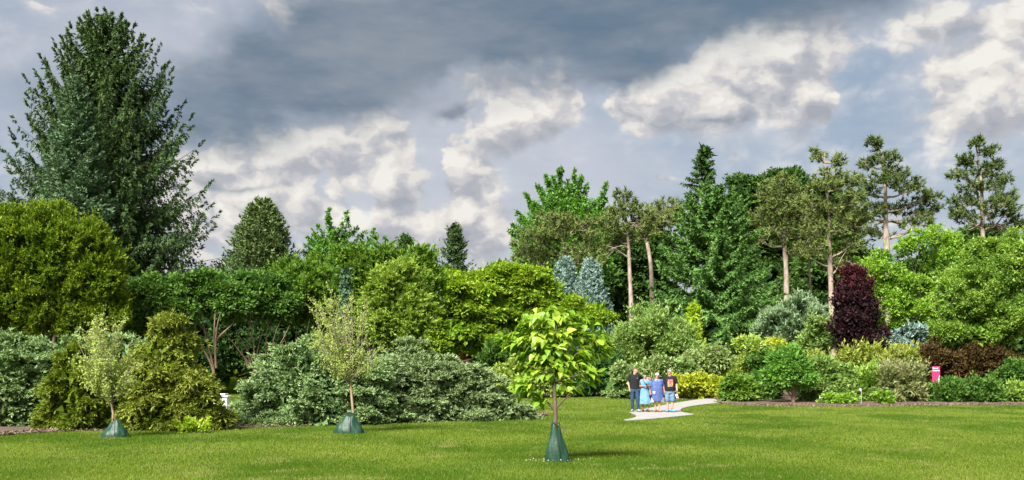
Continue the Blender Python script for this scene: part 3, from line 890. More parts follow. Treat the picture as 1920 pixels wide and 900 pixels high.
# ================================================================ plants
LM = dict(
    norway=leaf_mat('norway_needles', (0.03, 0.07, 0.024), (0.082, 0.135, 0.044), (0.115, 0.175, 0.055), .15, .02),
    bluegreen=leaf_mat('bluegreen_needles', (0.06, 0.125, 0.06), (0.14, 0.22, 0.115), (0.19, 0.28, 0.155), .1, .02),
    yew=leaf_mat('yew_olive', (0.05, 0.12, 0.009), (0.145, 0.225, 0.016), (0.22, 0.30, 0.024), .28, .02),
    darkleaf=leaf_mat('dark_green_leaf', (0.036, 0.105, 0.018), (0.10, 0.20, 0.032), (0.14, 0.26, 0.045), .25, .03),
    juniper=leaf_mat('juniper_scale', (0.085, 0.16, 0.05), (0.205, 0.31, 0.115), (0.31, 0.42, 0.175), .14, .02),
    juniper2=leaf_mat('juniper_scale_grey', (0.10, 0.16, 0.055), (0.22, 0.305, 0.125), (0.30, 0.385, 0.18), .14, .02),
    gold=leaf_mat('gold_thread', (0.075, 0.13, 0.012), (0.195, 0.25, 0.028), (0.37, 0.40, 0.08), .24, .02),
    golddark=leaf_mat('olive_thread', (0.061, 0.107, 0.008), (0.146, 0.201, 0.016), (0.207, 0.264, 0.026), .22, .04),
    pale=leaf_mat('pale_sapling_leaf', (0.268, 0.377, 0.073), (0.464, 0.553, 0.145), None, .35, .05),
    greygreen=leaf_mat('grey_green_needles', (0.055, 0.107, 0.036), (0.134, 0.195, 0.062), (0.171, 0.226, 0.073), .12, .05),
    ginkgo=leaf_mat('fresh_green_leaf', (0.049, 0.157, 0.021), (0.134, 0.295, 0.036), (0.171, 0.352, 0.052), .3, .05),
    feather=leaf_mat('feathery_leaf', (0.125, 0.235, 0.024), (0.25, 0.37, 0.05), (0.32, 0.43, 0.075), .32, .02),
    midyew=leaf_mat('mid_yew', (0.052, 0.13, 0.014), (0.13, 0.235, 0.028), (0.18, 0.30, 0.04), .25, .02),
    maple=leaf_mat('maple_leaf', (0.095, 0.225, 0.014), (0.24, 0.37, 0.026), (0.36, 0.46, 0.045), .35, .02),
    blue=leaf_mat('blue_spruce_needles', (0.13, 0.215, 0.185), (0.25, 0.36, 0.305), (0.32, 0.43, 0.37), .08, .02),
    rhodo=leaf_mat('light_shrub_leaf', (0.122, 0.239, 0.021), (0.305, 0.415, 0.062), (0.427, 0.503, 0.124), .3, .05),
    euon=leaf_mat('glossy_dark_leaf', (0.024, 0.088, 0.019), (0.073, 0.163, 0.036), None, .18, .10, .35),
    lilac=leaf_mat('lilac_leaf', (0.098, 0.195, 0.036), (0.220, 0.339, 0.078), (0.305, 0.427, 0.114), .28, .05),
    goldcone=leaf_mat('golden_arborvitae', (0.195, 0.327, 0.012), (0.366, 0.503, 0.031), (0.464, 0.578, 0.052), .3, .04),
    variegated=leaf_mat('mottled_leaf', (0.073, 0.157, 0.031), (0.244, 0.339, 0.104), (0.366, 0.440, 0.166), .25, .06),
    yellowlow=leaf_mat('yellow_shrub_leaf', (0.195, 0.289, 0.012), (0.439, 0.490, 0.031), (0.537, 0.553, 0.062), .3, .04),
    fir=leaf_mat('fir_needles', (0.05, 0.13, 0.032), (0.14, 0.275, 0.06), (0.22, 0.38, 0.10), .15, .02),
    hemlock=leaf_mat('hemlock_needles', (0.026, 0.07, 0.022), (0.075, 0.14, 0.036), (0.10, 0.17, 0.045), .15, .02),
    backleaf=leaf_mat('background_leaf', (0.022, 0.06, 0.016), (0.07, 0.135, 0.028), (0.09, 0.165, 0.032), .22, .02),
    pine=leaf_mat('pine_needles', (0.075, 0.12, 0.03), (0.22, 0.265, 0.08), None, .15, .02),
    pinedark=leaf_mat('pine_needles_dark', (0.042, 0.08, 0.024), (0.145, 0.185, 0.052), None, .15, .02),
    bright=leaf_mat('bright_green_leaf', (0.104, 0.251, 0.017), (0.232, 0.402, 0.036), (0.317, 0.478, 0.062), .35, .05),
    birch=leaf_mat('birch_leaf', (0.085, 0.195, 0.019), (0.220, 0.364, 0.041), (0.317, 0.452, 0.073), .35, .07),
    softpine=leaf_mat('soft_pine_needles', (0.091, 0.163, 0.078), (0.207, 0.302, 0.150), (0.293, 0.402, 0.207), .12, .05),
    purple=leaf_mat('purple_beech_leaf', (0.012, 0.005, 0.007), (0.040, 0.014, 0.018), (0.10, 0.016, 0.022), .12, .06, .6),
    purple2=leaf_mat('purple_leaf_dull', (0.015, 0.008, 0.009), (0.061, 0.025, 0.024), None, .15, .08),
    brown=leaf_mat('bronze_barberry_leaf', (0.04, 0.022, 0.01), (0.115, 0.062, 0.026), (0.12, 0.10, 0.03), .2, .02),
    olivetwig=leaf_mat('olive_spirea_leaf', (0.134, 0.214, 0.031), (0.293, 0.364, 0.062), (0.403, 0.427, 0.083), .3, .04),
    greyshrub=leaf_mat('grey_twig_leaf', (0.122, 0.176, 0.047), (0.256, 0.289, 0.114), (0.329, 0.327, 0.156), .25, .04),
    pink=leaf_mat('pink_blossom', (0.586, 0.201, 0.159), (0.600, 0.377, 0.293), None, .3, .03),
    weed=leaf_mat('yellow_weed_leaf', (0.268, 0.427, 0.021), (0.488, 0.620, 0.062), None, .35, .04),
)

# ---- far background, right to left
G_PINE = 'tall pines behind the beds'
G_BACK = 'leafy trees closing the view'
for i, (lab, bx_, Y_, lb, mt_) in enumerate([
    ('dark green leafy tree closing the gap left of the big fir', 1165, 128, [(1150, 520, 75, 85), (1215, 500, 60, 80), (1180, 590, 90, 70)], 'backleaf'),
    ('round topped green tree rising behind the pines right of the big fir', 1420, 132, [(1405, 372, 42, 48), (1470, 390, 70, 72), (1435, 460, 75, 70), (1545, 420, 60, 70), (1470, 560, 110, 90)], 'backleaf'),
    ('dark leafy tree glimpsed between the pine trunks beside the purple beech', 1560, 126, [(1560, 520, 70, 75), (1510, 580, 60, 70), (1610, 560, 50, 80)], 'backleaf'),
    ('low leafy tree behind the blue spruce pair', 1050, 124, [(1010, 560, 80, 70), (1080, 540, 70, 70)], 'backleaf'),
    ('leafy tree filling the right background below the last pine', 1800, 130, [(1790, 520, 90, 80), (1890, 530, 80, 90), (1700, 570, 80, 70)], 'backleaf')]):
    lobed('background_tree', lab, 'tree', bx_, Y_, lb, LM[mt_], 'broad', 2.0, 100 + i, G_BACK, trunk=.28, limbs=1, size=1.15)
lobed('evergreen_mass', 'dark evergreen behind the bare multi stemmed shrubs on the left', 'tree', 470, 66, [(400, 630, 110, 110), (520, 630, 110, 110), (620, 630, 80, 110), (300, 640, 90, 100), (700, 640, 80, 90)], LM['hemlock'], 'yew', .9, 140, size=1.2, trunk=.2, vbias=.2)

wood = lobed('distant_wood', 'dark line of distant woodland seen through the gaps', 'woodland', 960, 150, [(x_, 640 + 12 * math.sin(x_ * .7), 95, 85 + 14 * math.sin(x_ * .031)) for x_ in range(-400, 2400, 112)], LM['backleaf'], 'broad', .8, 150, size=1.9)
wood["kind"] = 'stuff'
conifer('norway_spruce', 'towering dark green spruce with drooping twigs on the left', 200, 68, 24, 262, 610, LM['norway'], 1, nb=360, m1=48, m2=14, e_top=44, e_low=-2, sag=.40, uptip=.36, hang=1.0, power=.47, minb=5,
        lL=2.7, lW=1.4, blen=.18, irr=.30, core=30, spread=.22, vvar=.16)
conifer('blue_green_spruce', 'paler blue green spruce in front of the towering dark spruce', 142, 62, 146, 106, 590, LM['bluegreen'], 2, nb=330, m1=18, m2=10, e_top=48, e_low=-2, sag=.2, uptip=.15, hang=.12, power=.62,
        lL=3.0, lW=1.6, blen=.42, irr=.3, spread=.34)
conifer('dark_spruce', 'dark spruce cut by the left edge of the picture', -32, 72, 325, 62, 580, LM['norway'], 3, nb=180, m1=12, m2=8, hang=.5, power=.7)
conifer('pyramid_conifer', 'broad grey green pyramid conifer right of the towering spruce', 492, 88, 376, 92, 585, LM['greygreen'], 4, nb=420, m1=16, m2=8, e_top=58, e_low=14, sag=.06, uptip=.05, hang=.06, power=.56,
        lL=2.9, lW=1.6, blen=.42, irr=.2, spread=.4)
spire_tree('spire_tree', 'fresh green tree with star like shoots right of the pyramid conifer', 628, 92,
           [(628, 470, 618, 394), (628, 475, 598, 424), (630, 470, 655, 401), (632, 480, 683, 434), (625, 490, 578, 452), (620, 500, 572, 472), (630, 450, 610, 408), (634, 470, 668, 425), (636, 500, 690, 455), (626, 470, 588, 440)],
           LM['ginkgo'], 5, lobes=[(625, 480, 42, 30), (600, 520, 40, 30), (660, 500, 40, 34)])
spire_tree('spire_tree', 'smaller fresh green spiky tree beside the star shaped one', 708, 94,
           [(708, 500, 700, 430), (708, 500, 688, 446), (710, 500, 722, 446), (712, 500, 738, 458), (704, 500, 676, 470)], LM['ginkgo'], 6, lobes=[(706, 500, 36, 26)])
conifer('far_conifer', 'small green conifer tip above the olive evergreens', 760, 98, 442, 44, 560, LM['hemlock'], 7, nb=110, m1=10, m2=8, e_top=50, e_low=10, power=.7)
conifer('far_conifer', 'dark wide armed conifer above the yellow green maples', 853, 104, 424, 62, 570, LM['norway'], 8, nb=85, m1=12, m2=8, e_top=40, e_low=12, sag=.02, hang=.1, power=.7, irr=.5)

spire_tree('ginkgo_tree', 'large fresh green tree with upswept feathery shoots behind the pines', 1056, 112,
           [(1055, 440, 1022, 332), (1056, 430, 1052, 319), (1058, 430, 1076, 322), (1062, 440, 1102, 346), (1050, 450, 984, 362), (1052, 440, 1006, 348), (1066, 450, 1136, 347), (1064, 450, 1122, 372),
            (1048, 470, 968, 396), (1046, 480, 962, 424), (1046, 490, 962, 456), (1068, 470, 1140, 392), (1056, 420, 1036, 336), (1058, 430, 1090, 334), (1052, 450, 994, 385), (1064, 460, 1128, 405), (1050, 440, 1014, 366), (1060, 430, 1066, 340)],
           LM['ginkgo'], 10, lobes=[(1056, 420, 52, 60), (1010, 455, 42, 50), (1108, 440, 38, 54), (1060, 500, 80, 50)], nclu=64, cl=4.6, m=11)
conifer('hemlock_tree', 'pointed green conifer tip rising behind the big fir', 1320, 106, 274, 92, 490, LM['hemlock'], 11, nb=80, m1=22, m2=12, e_top=25, e_low=-8, sag=.15, uptip=.0, hang=.6, power=.92, irr=.4, blen=.25)

pine('pine_tree', 'low spreading pine in front of the feathery green tree', 100, [(1064, 660), (1061, 520), (1058, 445), (1064, 404)],
     [(1008, 452, 42, 20, 30), (1082, 432, 42, 20, 30), (1040, 416, 38, 14, 20), (1102, 462, 36, 20, 24), (1000, 482, 38, 13, 20), (1060, 478, 44, 16, 24), (1030, 440, 40, 18, 24), (1090, 490, 40, 16, 20), (985, 470, 20, 12, 10)], LM['pine'], 20, G_PINE, rt=.22)
pine('pine_tree', 'pine with crooked pale trunk and bare side limbs left of the big fir', 98, [(1186, 650), (1184, 575), (1181, 520), (1178, 440), (1170, 385), (1168, 364)],
     [(1158, 396, 20, 15, 15), (1150, 422, 24, 20, 22), (1196, 416, 28, 20, 22), (1214, 402, 18, 14, 12), (1160, 450, 24, 15, 16), (1206, 440, 26, 16, 16), (1168, 368, 16, 9, 9), (1186, 388, 20, 12, 12)], LM['pine'], 21, G_PINE,
     rt=.27, dead=[(1180, 470, 1140, 471), (1181, 484, 1135, 462), (1179, 452, 1218, 447)])
pine('pine_tree', 'pine leaning left with short pale trunk beside the big fir', 104, [(1226, 650), (1221, 500), (1212, 445), (1202, 400), (1205, 385)],
     [(1232, 398, 22, 16, 16), (1256, 388, 24, 14, 16), (1246, 416, 26, 15, 16), (1270, 405, 20, 14, 12), (1222, 425, 22, 14, 12)], LM['pine'], 22, G_PINE, rt=.28)
pine('pine_tree', 'bushy olive pine just right of the big fir', 108, [(1477, 640), (1474, 510), (1470, 430), (1466, 350), (1463, 332)],
     [(1440, 370, 27, 18, 22), (1482, 362, 24, 16, 18), (1430, 408, 26, 20, 24), (1490, 400, 30, 22, 28), (1450, 436, 36, 18, 26), (1512, 430, 22, 18, 18), (1500, 468, 30, 16, 18), (1422, 446, 20, 14, 12), (1464, 344, 24, 13, 15), (1456, 396, 30, 18, 24), (1478, 440, 26, 16, 18)], LM['pine'], 23, G_PINE, rt=.34)
pine('pine_tree', 'thin pine with forked lower trunk between two larger pines', 112, [(1525, 640), (1522, 570), (1516, 470), (1522, 410)],
     [(1522, 420, 26, 16, 16), (1506, 445, 24, 16, 14), (1536, 450, 24, 16, 14)], LM['pine'], 24, G_PINE, rt=.2, dead=[(1520, 540, 1500, 490)])
pine('pine_tree', 'tall pine with straight pale trunk behind the purple beech', 104, [(1564, 650), (1558, 540), (1554, 450), (1552, 380), (1546, 286)],
     [(1532, 292, 16, 10, 10), (1568, 302, 15, 10, 9), (1558, 326, 22, 11, 13), (1528, 350, 28, 14, 20), (1584, 345, 28, 13, 18), (1520, 384, 32, 18, 26), (1588, 384, 30, 18, 26), (1530, 428, 34, 20, 28), (1588, 424, 30, 20, 26), (1602, 458, 28, 20, 22), (1520, 468, 28, 18, 18), (1582, 492, 30, 18, 18), (1556, 400, 30, 18, 20), (1612, 410, 20, 14, 12)],
     LM['pine'], 25, G_PINE, rt=.34, dead=[(1557, 440, 1600, 424), (1560, 515, 1584, 470), (1556, 500, 1520, 486)])
pine('pine_tree', 'pine with long right hand limbs standing against open sky', 108, [(1668, 620), (1663, 480), (1660, 400), (1658, 330), (1644, 268)],
     [(1638, 272, 15, 11, 12), (1655, 300, 26, 12, 18), (1628, 308, 16, 10, 10), (1686, 322, 24, 11, 15), (1650, 342, 38, 14, 26), (1700, 354, 34, 13, 22), (1740, 370, 26, 11, 16), (1620, 362, 26, 13, 16), (1690, 388, 38, 12, 20), (1640, 396, 28, 12, 16), (1712, 424, 36, 10, 16), (1648, 436, 32, 12, 14), (1756, 386, 13, 8, 7), (1616, 335, 16, 9, 8), (1726, 400, 24, 9, 10), (1600, 400, 16, 10, 8)],
     LM['pinedark'], 26, G_PINE, rt=.38, nneedle=22, dead=[(1661, 415, 1610, 430), (1662, 450, 1720, 430)])
pine('pine_tree', 'rightmost tall pine, an open cone standing against the sky', 112, [(1850, 620), (1843, 420), (1842, 340), (1830, 258)],
     [(1828, 268, 14, 9, 10), (1852, 285, 18, 9, 11), (1812, 300, 18, 11, 13), (1850, 318, 28, 12, 20), (1804, 328, 22, 9, 12), (1880, 340, 20, 12, 14), (1834, 353, 36, 12, 24), (1890, 368, 22, 12, 14), (1810, 378, 28, 12, 18), (1860, 388, 36, 12, 22), (1894, 400, 20, 12, 12), (1830, 408, 38, 11, 18), (1796, 404, 18, 9, 9), (1880, 424, 34, 9, 16), (1868, 308, 14, 9, 8), (1908, 418, 14, 9, 8)],
     LM['pinedark'], 27, G_PINE, rt=.34, nneedle=22, dead=[(1843, 415, 1800, 432), (1844, 420, 1890, 432)])
conifer('big_fir', 'broad bright green fir with layered boughs in the right background', 1337, 82, 350, 152, 690, LM['fir'], 30, nb=170, m1=50, m2=16, e_top=36, e_low=4, sag=.32, uptip=.16, hang=.35, power=.42,
        lL=2.6, lW=1.3, blen=.27, irr=.26, spread=.32, vvar=.12, core=40)

# ---- right middle distance
lobed('leafy_tree', 'bright green open tree below the pine with long limbs', 'tree', 1690, 78, [(1745, 458, 52, 28), (1655, 505, 34, 36), (1705, 545, 48, 36), (1650, 585, 46, 50), (1770, 500, 40, 36), (1720, 605, 52, 42)], LM['bright'], 'fineleaf', 2.2, 41, trunk=.2, limbs=3, holes=.3, core=False, vvar=.28)
lobed('birch_tree', 'large light green tree cut by the right edge of the picture', 'tree', 1866, 61, [(1850, 525, 62, 70), (1798, 560, 52, 56), (1890, 590, 52, 60), (1835, 622, 70, 40), (1920, 480, 52, 50), (1780, 622, 36, 32), (1890, 520, 44, 60)], LM['birch'], 'fineleaf', 2.6, 42, trunk=.16, limbs=3, holes=.25, size=.8, vvar=.28, bark=BARK)
lobed('white_pine_shrub', 'rounded grey green soft needled pine shrub left of the purple beech', 'shrub', 1492, 70, [(1490, 615, 64, 50), (1460, 632, 40, 34), (1522, 628, 36, 40)], LM['softpine'], 'tuft', 3.4, 43)
lobed('green_shrub', 'light green feathery shrub between grey pine shrub and purple beech', 'shrub', 1534, 67, [(1534, 632, 26, 40), (1518, 650, 26, 24)], LM['lilac'], 'feather', 3.0, 44)
lobed('purple_beech', 'dark purple columnar beech with reddish top', 'tree', 1602, 65, [(1603, 580, 37, 72), (1602, 640, 36, 40)], LM['purple'], 'fineleaf', 3.4, 45, trunk=.12, limbs=1, toptip=(580, 505, .45), skirt=True, over=dict(rel=.12, upd=.7, flat=1, L=5), tipgain=0.0)
lobed('purple_shrub', 'dull purple shrub at the right foot of the purple beech', 'shrub', 1642, 67, [(1645, 640, 10, 28), (1646, 655, 10, 18)], LM['purple2'], 'fineleaf', 3.0, 46)
lobed('blue_globe_spruce', 'round powder blue dwarf spruce half hidden behind shrubs', 'shrub', 1700, 70, [(1698, 634, 34, 25), (1712, 622, 24, 18)], LM['blue'], 'juniper', 3.4, 47, over=dict(L=7, flat=.35))
lobed('barberry', 'bronze brown barberry thicket behind the red sign', 'shrub', 1800, 61, [(1780, 684, 48, 34), (1835, 684, 48, 36), (1875, 690, 36, 30)], LM['brown'], 'twiggy', 3.4, 48)
lobed('dark_shrub', 'dark green shrub at the right edge under the light green tree', 'shrub', 1905, 60, [(1905, 705, 42, 32), (1885, 720, 30, 25)], LM['darkleaf'], 'broad', 3.0, 49)
lobed('spirea_hedge', 'long olive yellow shrub below the purple beech', 'shrub', 1610, 62, [(1560, 700, 55, 34), (1625, 692, 60, 38), (1690, 690, 50, 36), (1735, 695, 28, 34)], LM['olivetwig'], 'twiggy', 3.2, 50)
lobed('sage_shrub', 'sage green shrub with dark gap below, right of the round topped small tree', 'shrub', 1555, 58.5, [(1550, 712, 44, 36), (1585, 720, 34, 34), (1545, 735, 40, 22)], LM['lilac'], 'broad', 3.2, 51)
lobed('green_shrub', 'mid green shrub in the bed behind the grey stake', 'shrub', 1635, 58.5, [(1632, 722, 36, 32), (1610, 738, 30, 18)], LM['birch'], 'twiggy', 3.2, 52)
lobed('grey_twiggy_shrub', 'greyish twiggy shrub with broken pale branch left of the red sign', 'shrub', 1692, 57.5, [(1692, 722, 42, 36), (1672, 735, 26, 22), (1722, 735, 24, 20)], LM['greyshrub'], 'twiggy', 2.8, 53, limbs=3, trunk=.03, bark=TWIG_TAN)
lobed('mounded_shrub', 'dark green low mounded shrub below the red sign', 'shrub', 1812, 56.8, [(1808, 738, 58, 29), (1770, 742, 30, 18), (1845, 745, 34, 18)], LM['darkleaf'], 'twiggy', 3.6, 54, over=dict(L=8))
lobed('mounded_shrub', 'lower mounded green shrub at the right edge of the bed', 'shrub', 1890, 57.4, [(1885, 745, 46, 17), (1925, 742, 36, 22)], LM['birch'], 'twiggy', 3.2, 55, over=dict(L=8))
lobed('clipped_shrub', 'narrow topiary shrub with yellowish rounded head', 'shrub', 1407, 61, [(1407, 645, 25, 19), (1404, 672, 17, 28)], LM['rhodo'], 'fineleaf', 3.6, 56, trunk=.06, limbs=2)
lobed('dark_shrub', 'glossy upright green shrub between topiary and round topped small tree', 'shrub', 1432, 60, [(1432, 700, 24, 46), (1425, 735, 28, 24)], LM['darkleaf'], 'broad', 3.2, 57)
lobed('small_tree', 'small round headed green tree on short trunk at bed edge', 'tree', 1487, 56.2, [(1482, 682, 38, 32), (1462, 705, 28, 30), (1502, 705, 26, 32), (1480, 712, 36, 24)], LM['ginkgo'], 'broad', 3.6, 58, trunk=.11, limbs=2, vbias=.65, core=False, bark=BARK_TAN)
lobed('yellow_shrub', 'small yellow green shrub behind the round headed tree', 'shrub', 1452, 63, [(1450, 655, 20, 16), (1452, 680, 20, 22)], LM['yellowlow'], 'fineleaf', 3.0, 59)
lobed('corner_shrub', 'dark green low shrub at the corner beside the path', 'shrub', 1383, 57, [(1384, 738, 26, 24), (1400, 728, 22, 26), (1372, 748, 16, 13)], LM['midyew'], 'broad', 3.4, 60)
for i, (cx, cy, r_, lab) in enumerate([(1575, 752, 11, 'tiny green clump at the bed edge left of the grey stake'), (1588, 756, 12, 'tiny dark green clump at the bed edge right of the grey stake'),
                                       (1555, 752, 12, 'tiny light green clump at the bed edge below the sage shrub'), (1655, 752, 13, 'tiny green clump at the bed edge below the grey twiggy shrub')]):
    lobed('perennial_clump', lab, 'plant', cx, 55.2, [(cx, cy, r_, r_ * .75)], LM['bright'], 'broad', 3.5, 70 + i, 'small clumps along the bed edge', size=.8, core=False)

# ---- middle, behind the walkers
lobed('lilac_shrub', 'large light green shrub right of the heart leaved young tree', 'shrub', 1222, 72, [(1222, 640, 62, 56), (1180, 665, 36, 44), (1268, 655, 38, 44)], LM['lilac'], 'twiggy', 3.6, 80)
conifer('golden_arborvitae', 'slim bright yellow green cone in front of the big fir', 1300, 74, 571, 22, 668, LM['goldcone'], 81, nb=130, m1=8, m2=8, e_top=75, e_low=60, sag=0, uptip=0, hang=0, power=.6, irr=.1, spread=.4, cat='shrub')
lobed('mottled_shrub', 'mottled green shrub behind the two women', 'shrub', 1222, 63, [(1215, 704, 52, 27), (1256, 700, 40, 26), (1180, 715, 28, 24)], LM['variegated'], 'broad', 3.4, 82)
lobed('mottled_shrub', 'mottled rounded shrub below the golden cone', 'shrub', 1328, 66, [(1330, 678, 40, 28), (1362, 692, 28, 22), (1295, 684, 26, 24)], LM['variegated'], 'broad', 3.4, 83)
lobed('yellow_shrub', 'low yellow green shrub just right of the walkers', 'shrub', 1300, 61.5, [(1282, 726, 28, 22), (1316, 726, 32, 20), (1340, 735, 18, 12)], LM['yellowlow'], 'broad', 3.8, 84, vbias=.45)
lobed('light_shrub', 'fresh green shrub at the bend of the path by the mulch', 'shrub', 1372, 66, [(1370, 712, 26, 24), (1392, 700, 26, 30)], LM['rhodo'], 'twiggy', 3.0, 85)
lobed('grey_green_shrub', 'grey green shrub behind the man in jeans', 'shrub', 1168, 61.5, [(1168, 716, 30, 32), (1195, 724, 26, 22)], LM['variegated'], 'fineleaf', 3.6, 86, vbias=.3)
lobed('glossy_shrub', 'dark glossy shrub right of the young heart leaved trunk', 'shrub', 1122, 63, [(1120, 700, 42, 42), (1090, 712, 34, 32)], LM['euon'], 'broad', 3.6, 87)
lobed('light_shrub', 'pale green leafy shrub left of the young heart leaved trunk', 'shrub', 970, 62, [(975, 705, 52, 33), (935, 715, 26, 24), (1020, 712, 36, 28)], LM['rhodo'], 'broad', 3.6, 88)
lobed('dark_yew_ball', 'dark green rounded yew left of the pale leafy shrub', 'shrub', 950, 73, [(952, 668, 36, 34), (925, 680, 22, 24)], LM['darkleaf'], 'yew', 3.2, 89, over=dict(L=7))
lobed('maple_tree', 'broad yellow green maple with tiered branches, left half of the pair', 'tree', 850, 82, [(838, 552, 58, 54), (805, 605, 40, 46), (865, 605, 66, 48), (820, 645, 50, 32), (890, 570, 40, 50), (905, 640, 50, 34)], LM['maple'], 'maple', 3.6, 90, trunk=.2, limbs=2)
lobed('maple_tree', 'broad yellow green maple with tiered branches, right half of the pair', 'tree', 985, 85, [(942, 530, 56, 44), (1000, 545, 58, 42), (1055, 585, 50, 36), (960, 585, 66, 46), (1110, 592, 36, 26), (1010, 625, 70, 40), (930, 625, 50, 40)], LM['maple'], 'maple', 3.6, 91, trunk=.2, limbs=2, vbias=.55)
conifer('blue_spruce', 'powder blue columnar spruce, left one of the pair', 1060, 94, 485, 36, 660, LM['blue'], 92, nb=230, m1=9, m2=8, e_top=60, e_low=30, sag=.05, uptip=.1, hang=.0, power=.5, irr=.12, spread=.45, lW=1.2)
conifer('blue_spruce', 'powder blue columnar spruce, right and broader one of the pair', 1108, 92, 488, 46, 670, LM['blue'], 93, nb=280, m1=9, m2=8, e_top=60, e_low=30, sag=.05, uptip=.1, hang=.0, power=.5, irr=.12, spread=.45, lW=1.2)
lobed('pink_shrub', 'small pink flowering bush seen past the grey green juniper', 'shrub', 878, 86, [(877, 668, 9, 6), (870, 664, 6, 5)], LM['pink'], 'broad', 3, 94, size=.8)

# ---- left middle distance
lobed('olive_evergreen', 'olive green evergreen mass between spiky trees and feathery tree', 'tree', 690, 64, [(640, 515, 52, 44), (705, 505, 58, 40), (770, 510, 52, 44), (620, 565, 50, 50), (690, 560, 60, 50), (800, 545, 36, 50)], LM['midyew'], 'yew', 3.0, 95, trunk=.2)
lobed('feathery_tree', 'light green feathery tree behind the juniper mound', 'tree', 745, 57, [(748, 545, 50, 56), (715, 595, 48, 44), (775, 600, 40, 50), (745, 620, 60, 34)], LM['feather'], 'feather', 3.4, 96, trunk=.12, limbs=1, holes=.1)
conifer('weeping_spruce', 'slim weeping blue green spruce top above the taller sapling', 648, 50, 510, 8, 640, LM['bluegreen'], 97, nb=90, m1=5, m2=8, e_top=20, e_low=-30, sag=.5, uptip=0, hang=1.2, power=.35, irr=.2, spread=.3, vbias=.0)
def stems(root, Y, lines, rng, mat=BARK_TAN, r0=.05):
    T = Tubes(5); o = np.array(root.location)
    for (x0, y0, x1, y1) in lines:
        a = np.array([PX(x0, Y), Y - .6, PZ(y0, Y)]); b = np.array([PX(x1, Y), Y - rng.uniform(.2, 1.6), PZ(y1, Y)])
        T.add(curve_pts(a, b, 7, .05, rng) - o, np.linspace(r0, r0 * .3, 7))
    T.build('trunk', mat, root)
rS = np.random.default_rng(77)
yw = lobed('tall_yew', 'tall dark green shrub on bare stems above the golden cypress', 'tree', 398, 48, [(395, 555, 60, 46), (355, 570, 45, 40), (430, 575, 40, 42)], LM['darkleaf'], 'broad', 3.4, 98, bottom=-.1)
stems(yw, 48, [(408, 700, 395, 590), (408, 700, 375, 590), (412, 690, 430, 590), (410, 660, 412, 580), (402, 640, 365, 600), (408, 650, 445, 605)], rS, r0=.06)
yw = lobed('tall_yew', 'tall dark green shrub with fanning bare stems left of the tall sapling', 'tree', 490, 49.5, [(480, 555, 55, 48), (450, 570, 38, 40), (520, 575, 40, 40)], LM['darkleaf'], 'broad', 3.4, 99, bottom=-.1, vbias=.4)
stems(yw, 49.5, [(485, 700, 470, 600), (485, 700, 450, 610), (488, 700, 500, 600), (490, 700, 530, 600), (480, 690, 430, 620), (494, 690, 545, 610), (484, 680, 478, 590), (470, 690, 455, 640), (492, 690, 516, 590)], rS, r0=.036)
yw = lobed('tall_yew', 'tall olive dark shrub directly behind the taller sapling', 'tree', 575, 51, [(565, 545, 52, 50), (600, 570, 45, 44), (545, 585, 38, 36)], LM['midyew'], 'yew', 3.2, 190, bottom=-.1, vbias=.35)
stems(yw, 51, [(570, 700, 555, 600), (572, 700, 590, 600), (575, 700, 620, 610), (568, 690, 530, 615)], rS, r0=.036)
lobed('green_shrub', 'bright dark green rounded shrub between olive yew and tall shrubs', 'tree', 290, 46.5, [(290, 556, 52, 42), (262, 585, 40, 36), (325, 585, 38, 36), (295, 610, 60, 40)], LM['darkleaf'], 'broad', 3.6, 191, vbias=.6, trunk=.1)
lobed('olive_yew', 'huge olive yellow yew at the left edge of the picture', 'tree', 100, 43, [(95, 478, 92, 84), (140, 470, 60, 62), (20, 480, 85, 96), (178, 510, 58, 70), (70, 560, 110, 80), (195, 575, 44, 56), (-25, 560, 75, 90), (120, 600, 100, 46)], LM['yew'], 'yew', 2.4, 192, size=.92, trunk=.25)

# ---- left bed front
lobed('creeping_juniper', 'blue green spreading juniper at the left edge of the picture', 'shrub', 60, 33, [(10, 790, 130, 165), (110, 720, 75, 85), (215, 660, 60, 40, 2.5), (120, 790, 70, 60)], LM['juniper'], 'juniper', 2.6, 200, size=.9)
lobed('creeping_juniper', 'blue green mounded juniper left of the taller sapling', 'shrub', 560, 35, [(585, 805, 128, 158), (505, 800, 70, 92), (660, 805, 90, 146), (560, 800, 128, 30, -1.0)], LM['juniper'], 'juniper', 3.4, 201, size=.85)
lobed('creeping_juniper', 'grey green juniper mound sloping down to the young heart leaved tree', 'shrub', 780, 37.2, [(765, 800, 118, 150), (850, 798, 100, 118), (925, 795, 82, 70), (720, 800, 90, 70, -1.2), (985, 790, 36, 24)], LM['juniper2'], 'juniper', 3.2, 202, size=.85, vbias=.55)
lobed('thread_cypress', 'olive green thread cypress behind the short sapling', 'shrub', 150, 30.8, [(152, 780, 72, 140), (120, 800, 50, 90), (200, 800, 50, 90)], LM['golddark'], 'thread', 3.2, 203)
lobed('thread_cypress', 'golden green thread cypress mound between short sapling and junipers', 'shrub', 320, 31, [(318, 680, 50, 84), (300, 780, 86, 125), (365, 785, 66, 95), (330, 800, 105, 50)], LM['gold'], 'thread', 3.4, 204, vbias=.55)
lobed('yellow_weeds', 'clump of yellow green weeds at the foot of the golden cypress', 'plant', 365, 29.6, [(342, 798, 16, 6), (365, 799, 14, 5), (390, 799, 16, 6)], LM['weed'], 'broad', .8, 205, core=False)

# ================================================================ young trees in the lawn
def hull_pts(c, r, n, rng, low=-1.0):
    d = unit(rng.normal(0, 1, (n * 2 + 12, 3))); d = d[d[:, 2] > low][:n]
    return c + d * r * (rng.random((len(d), 1)) ** .4)

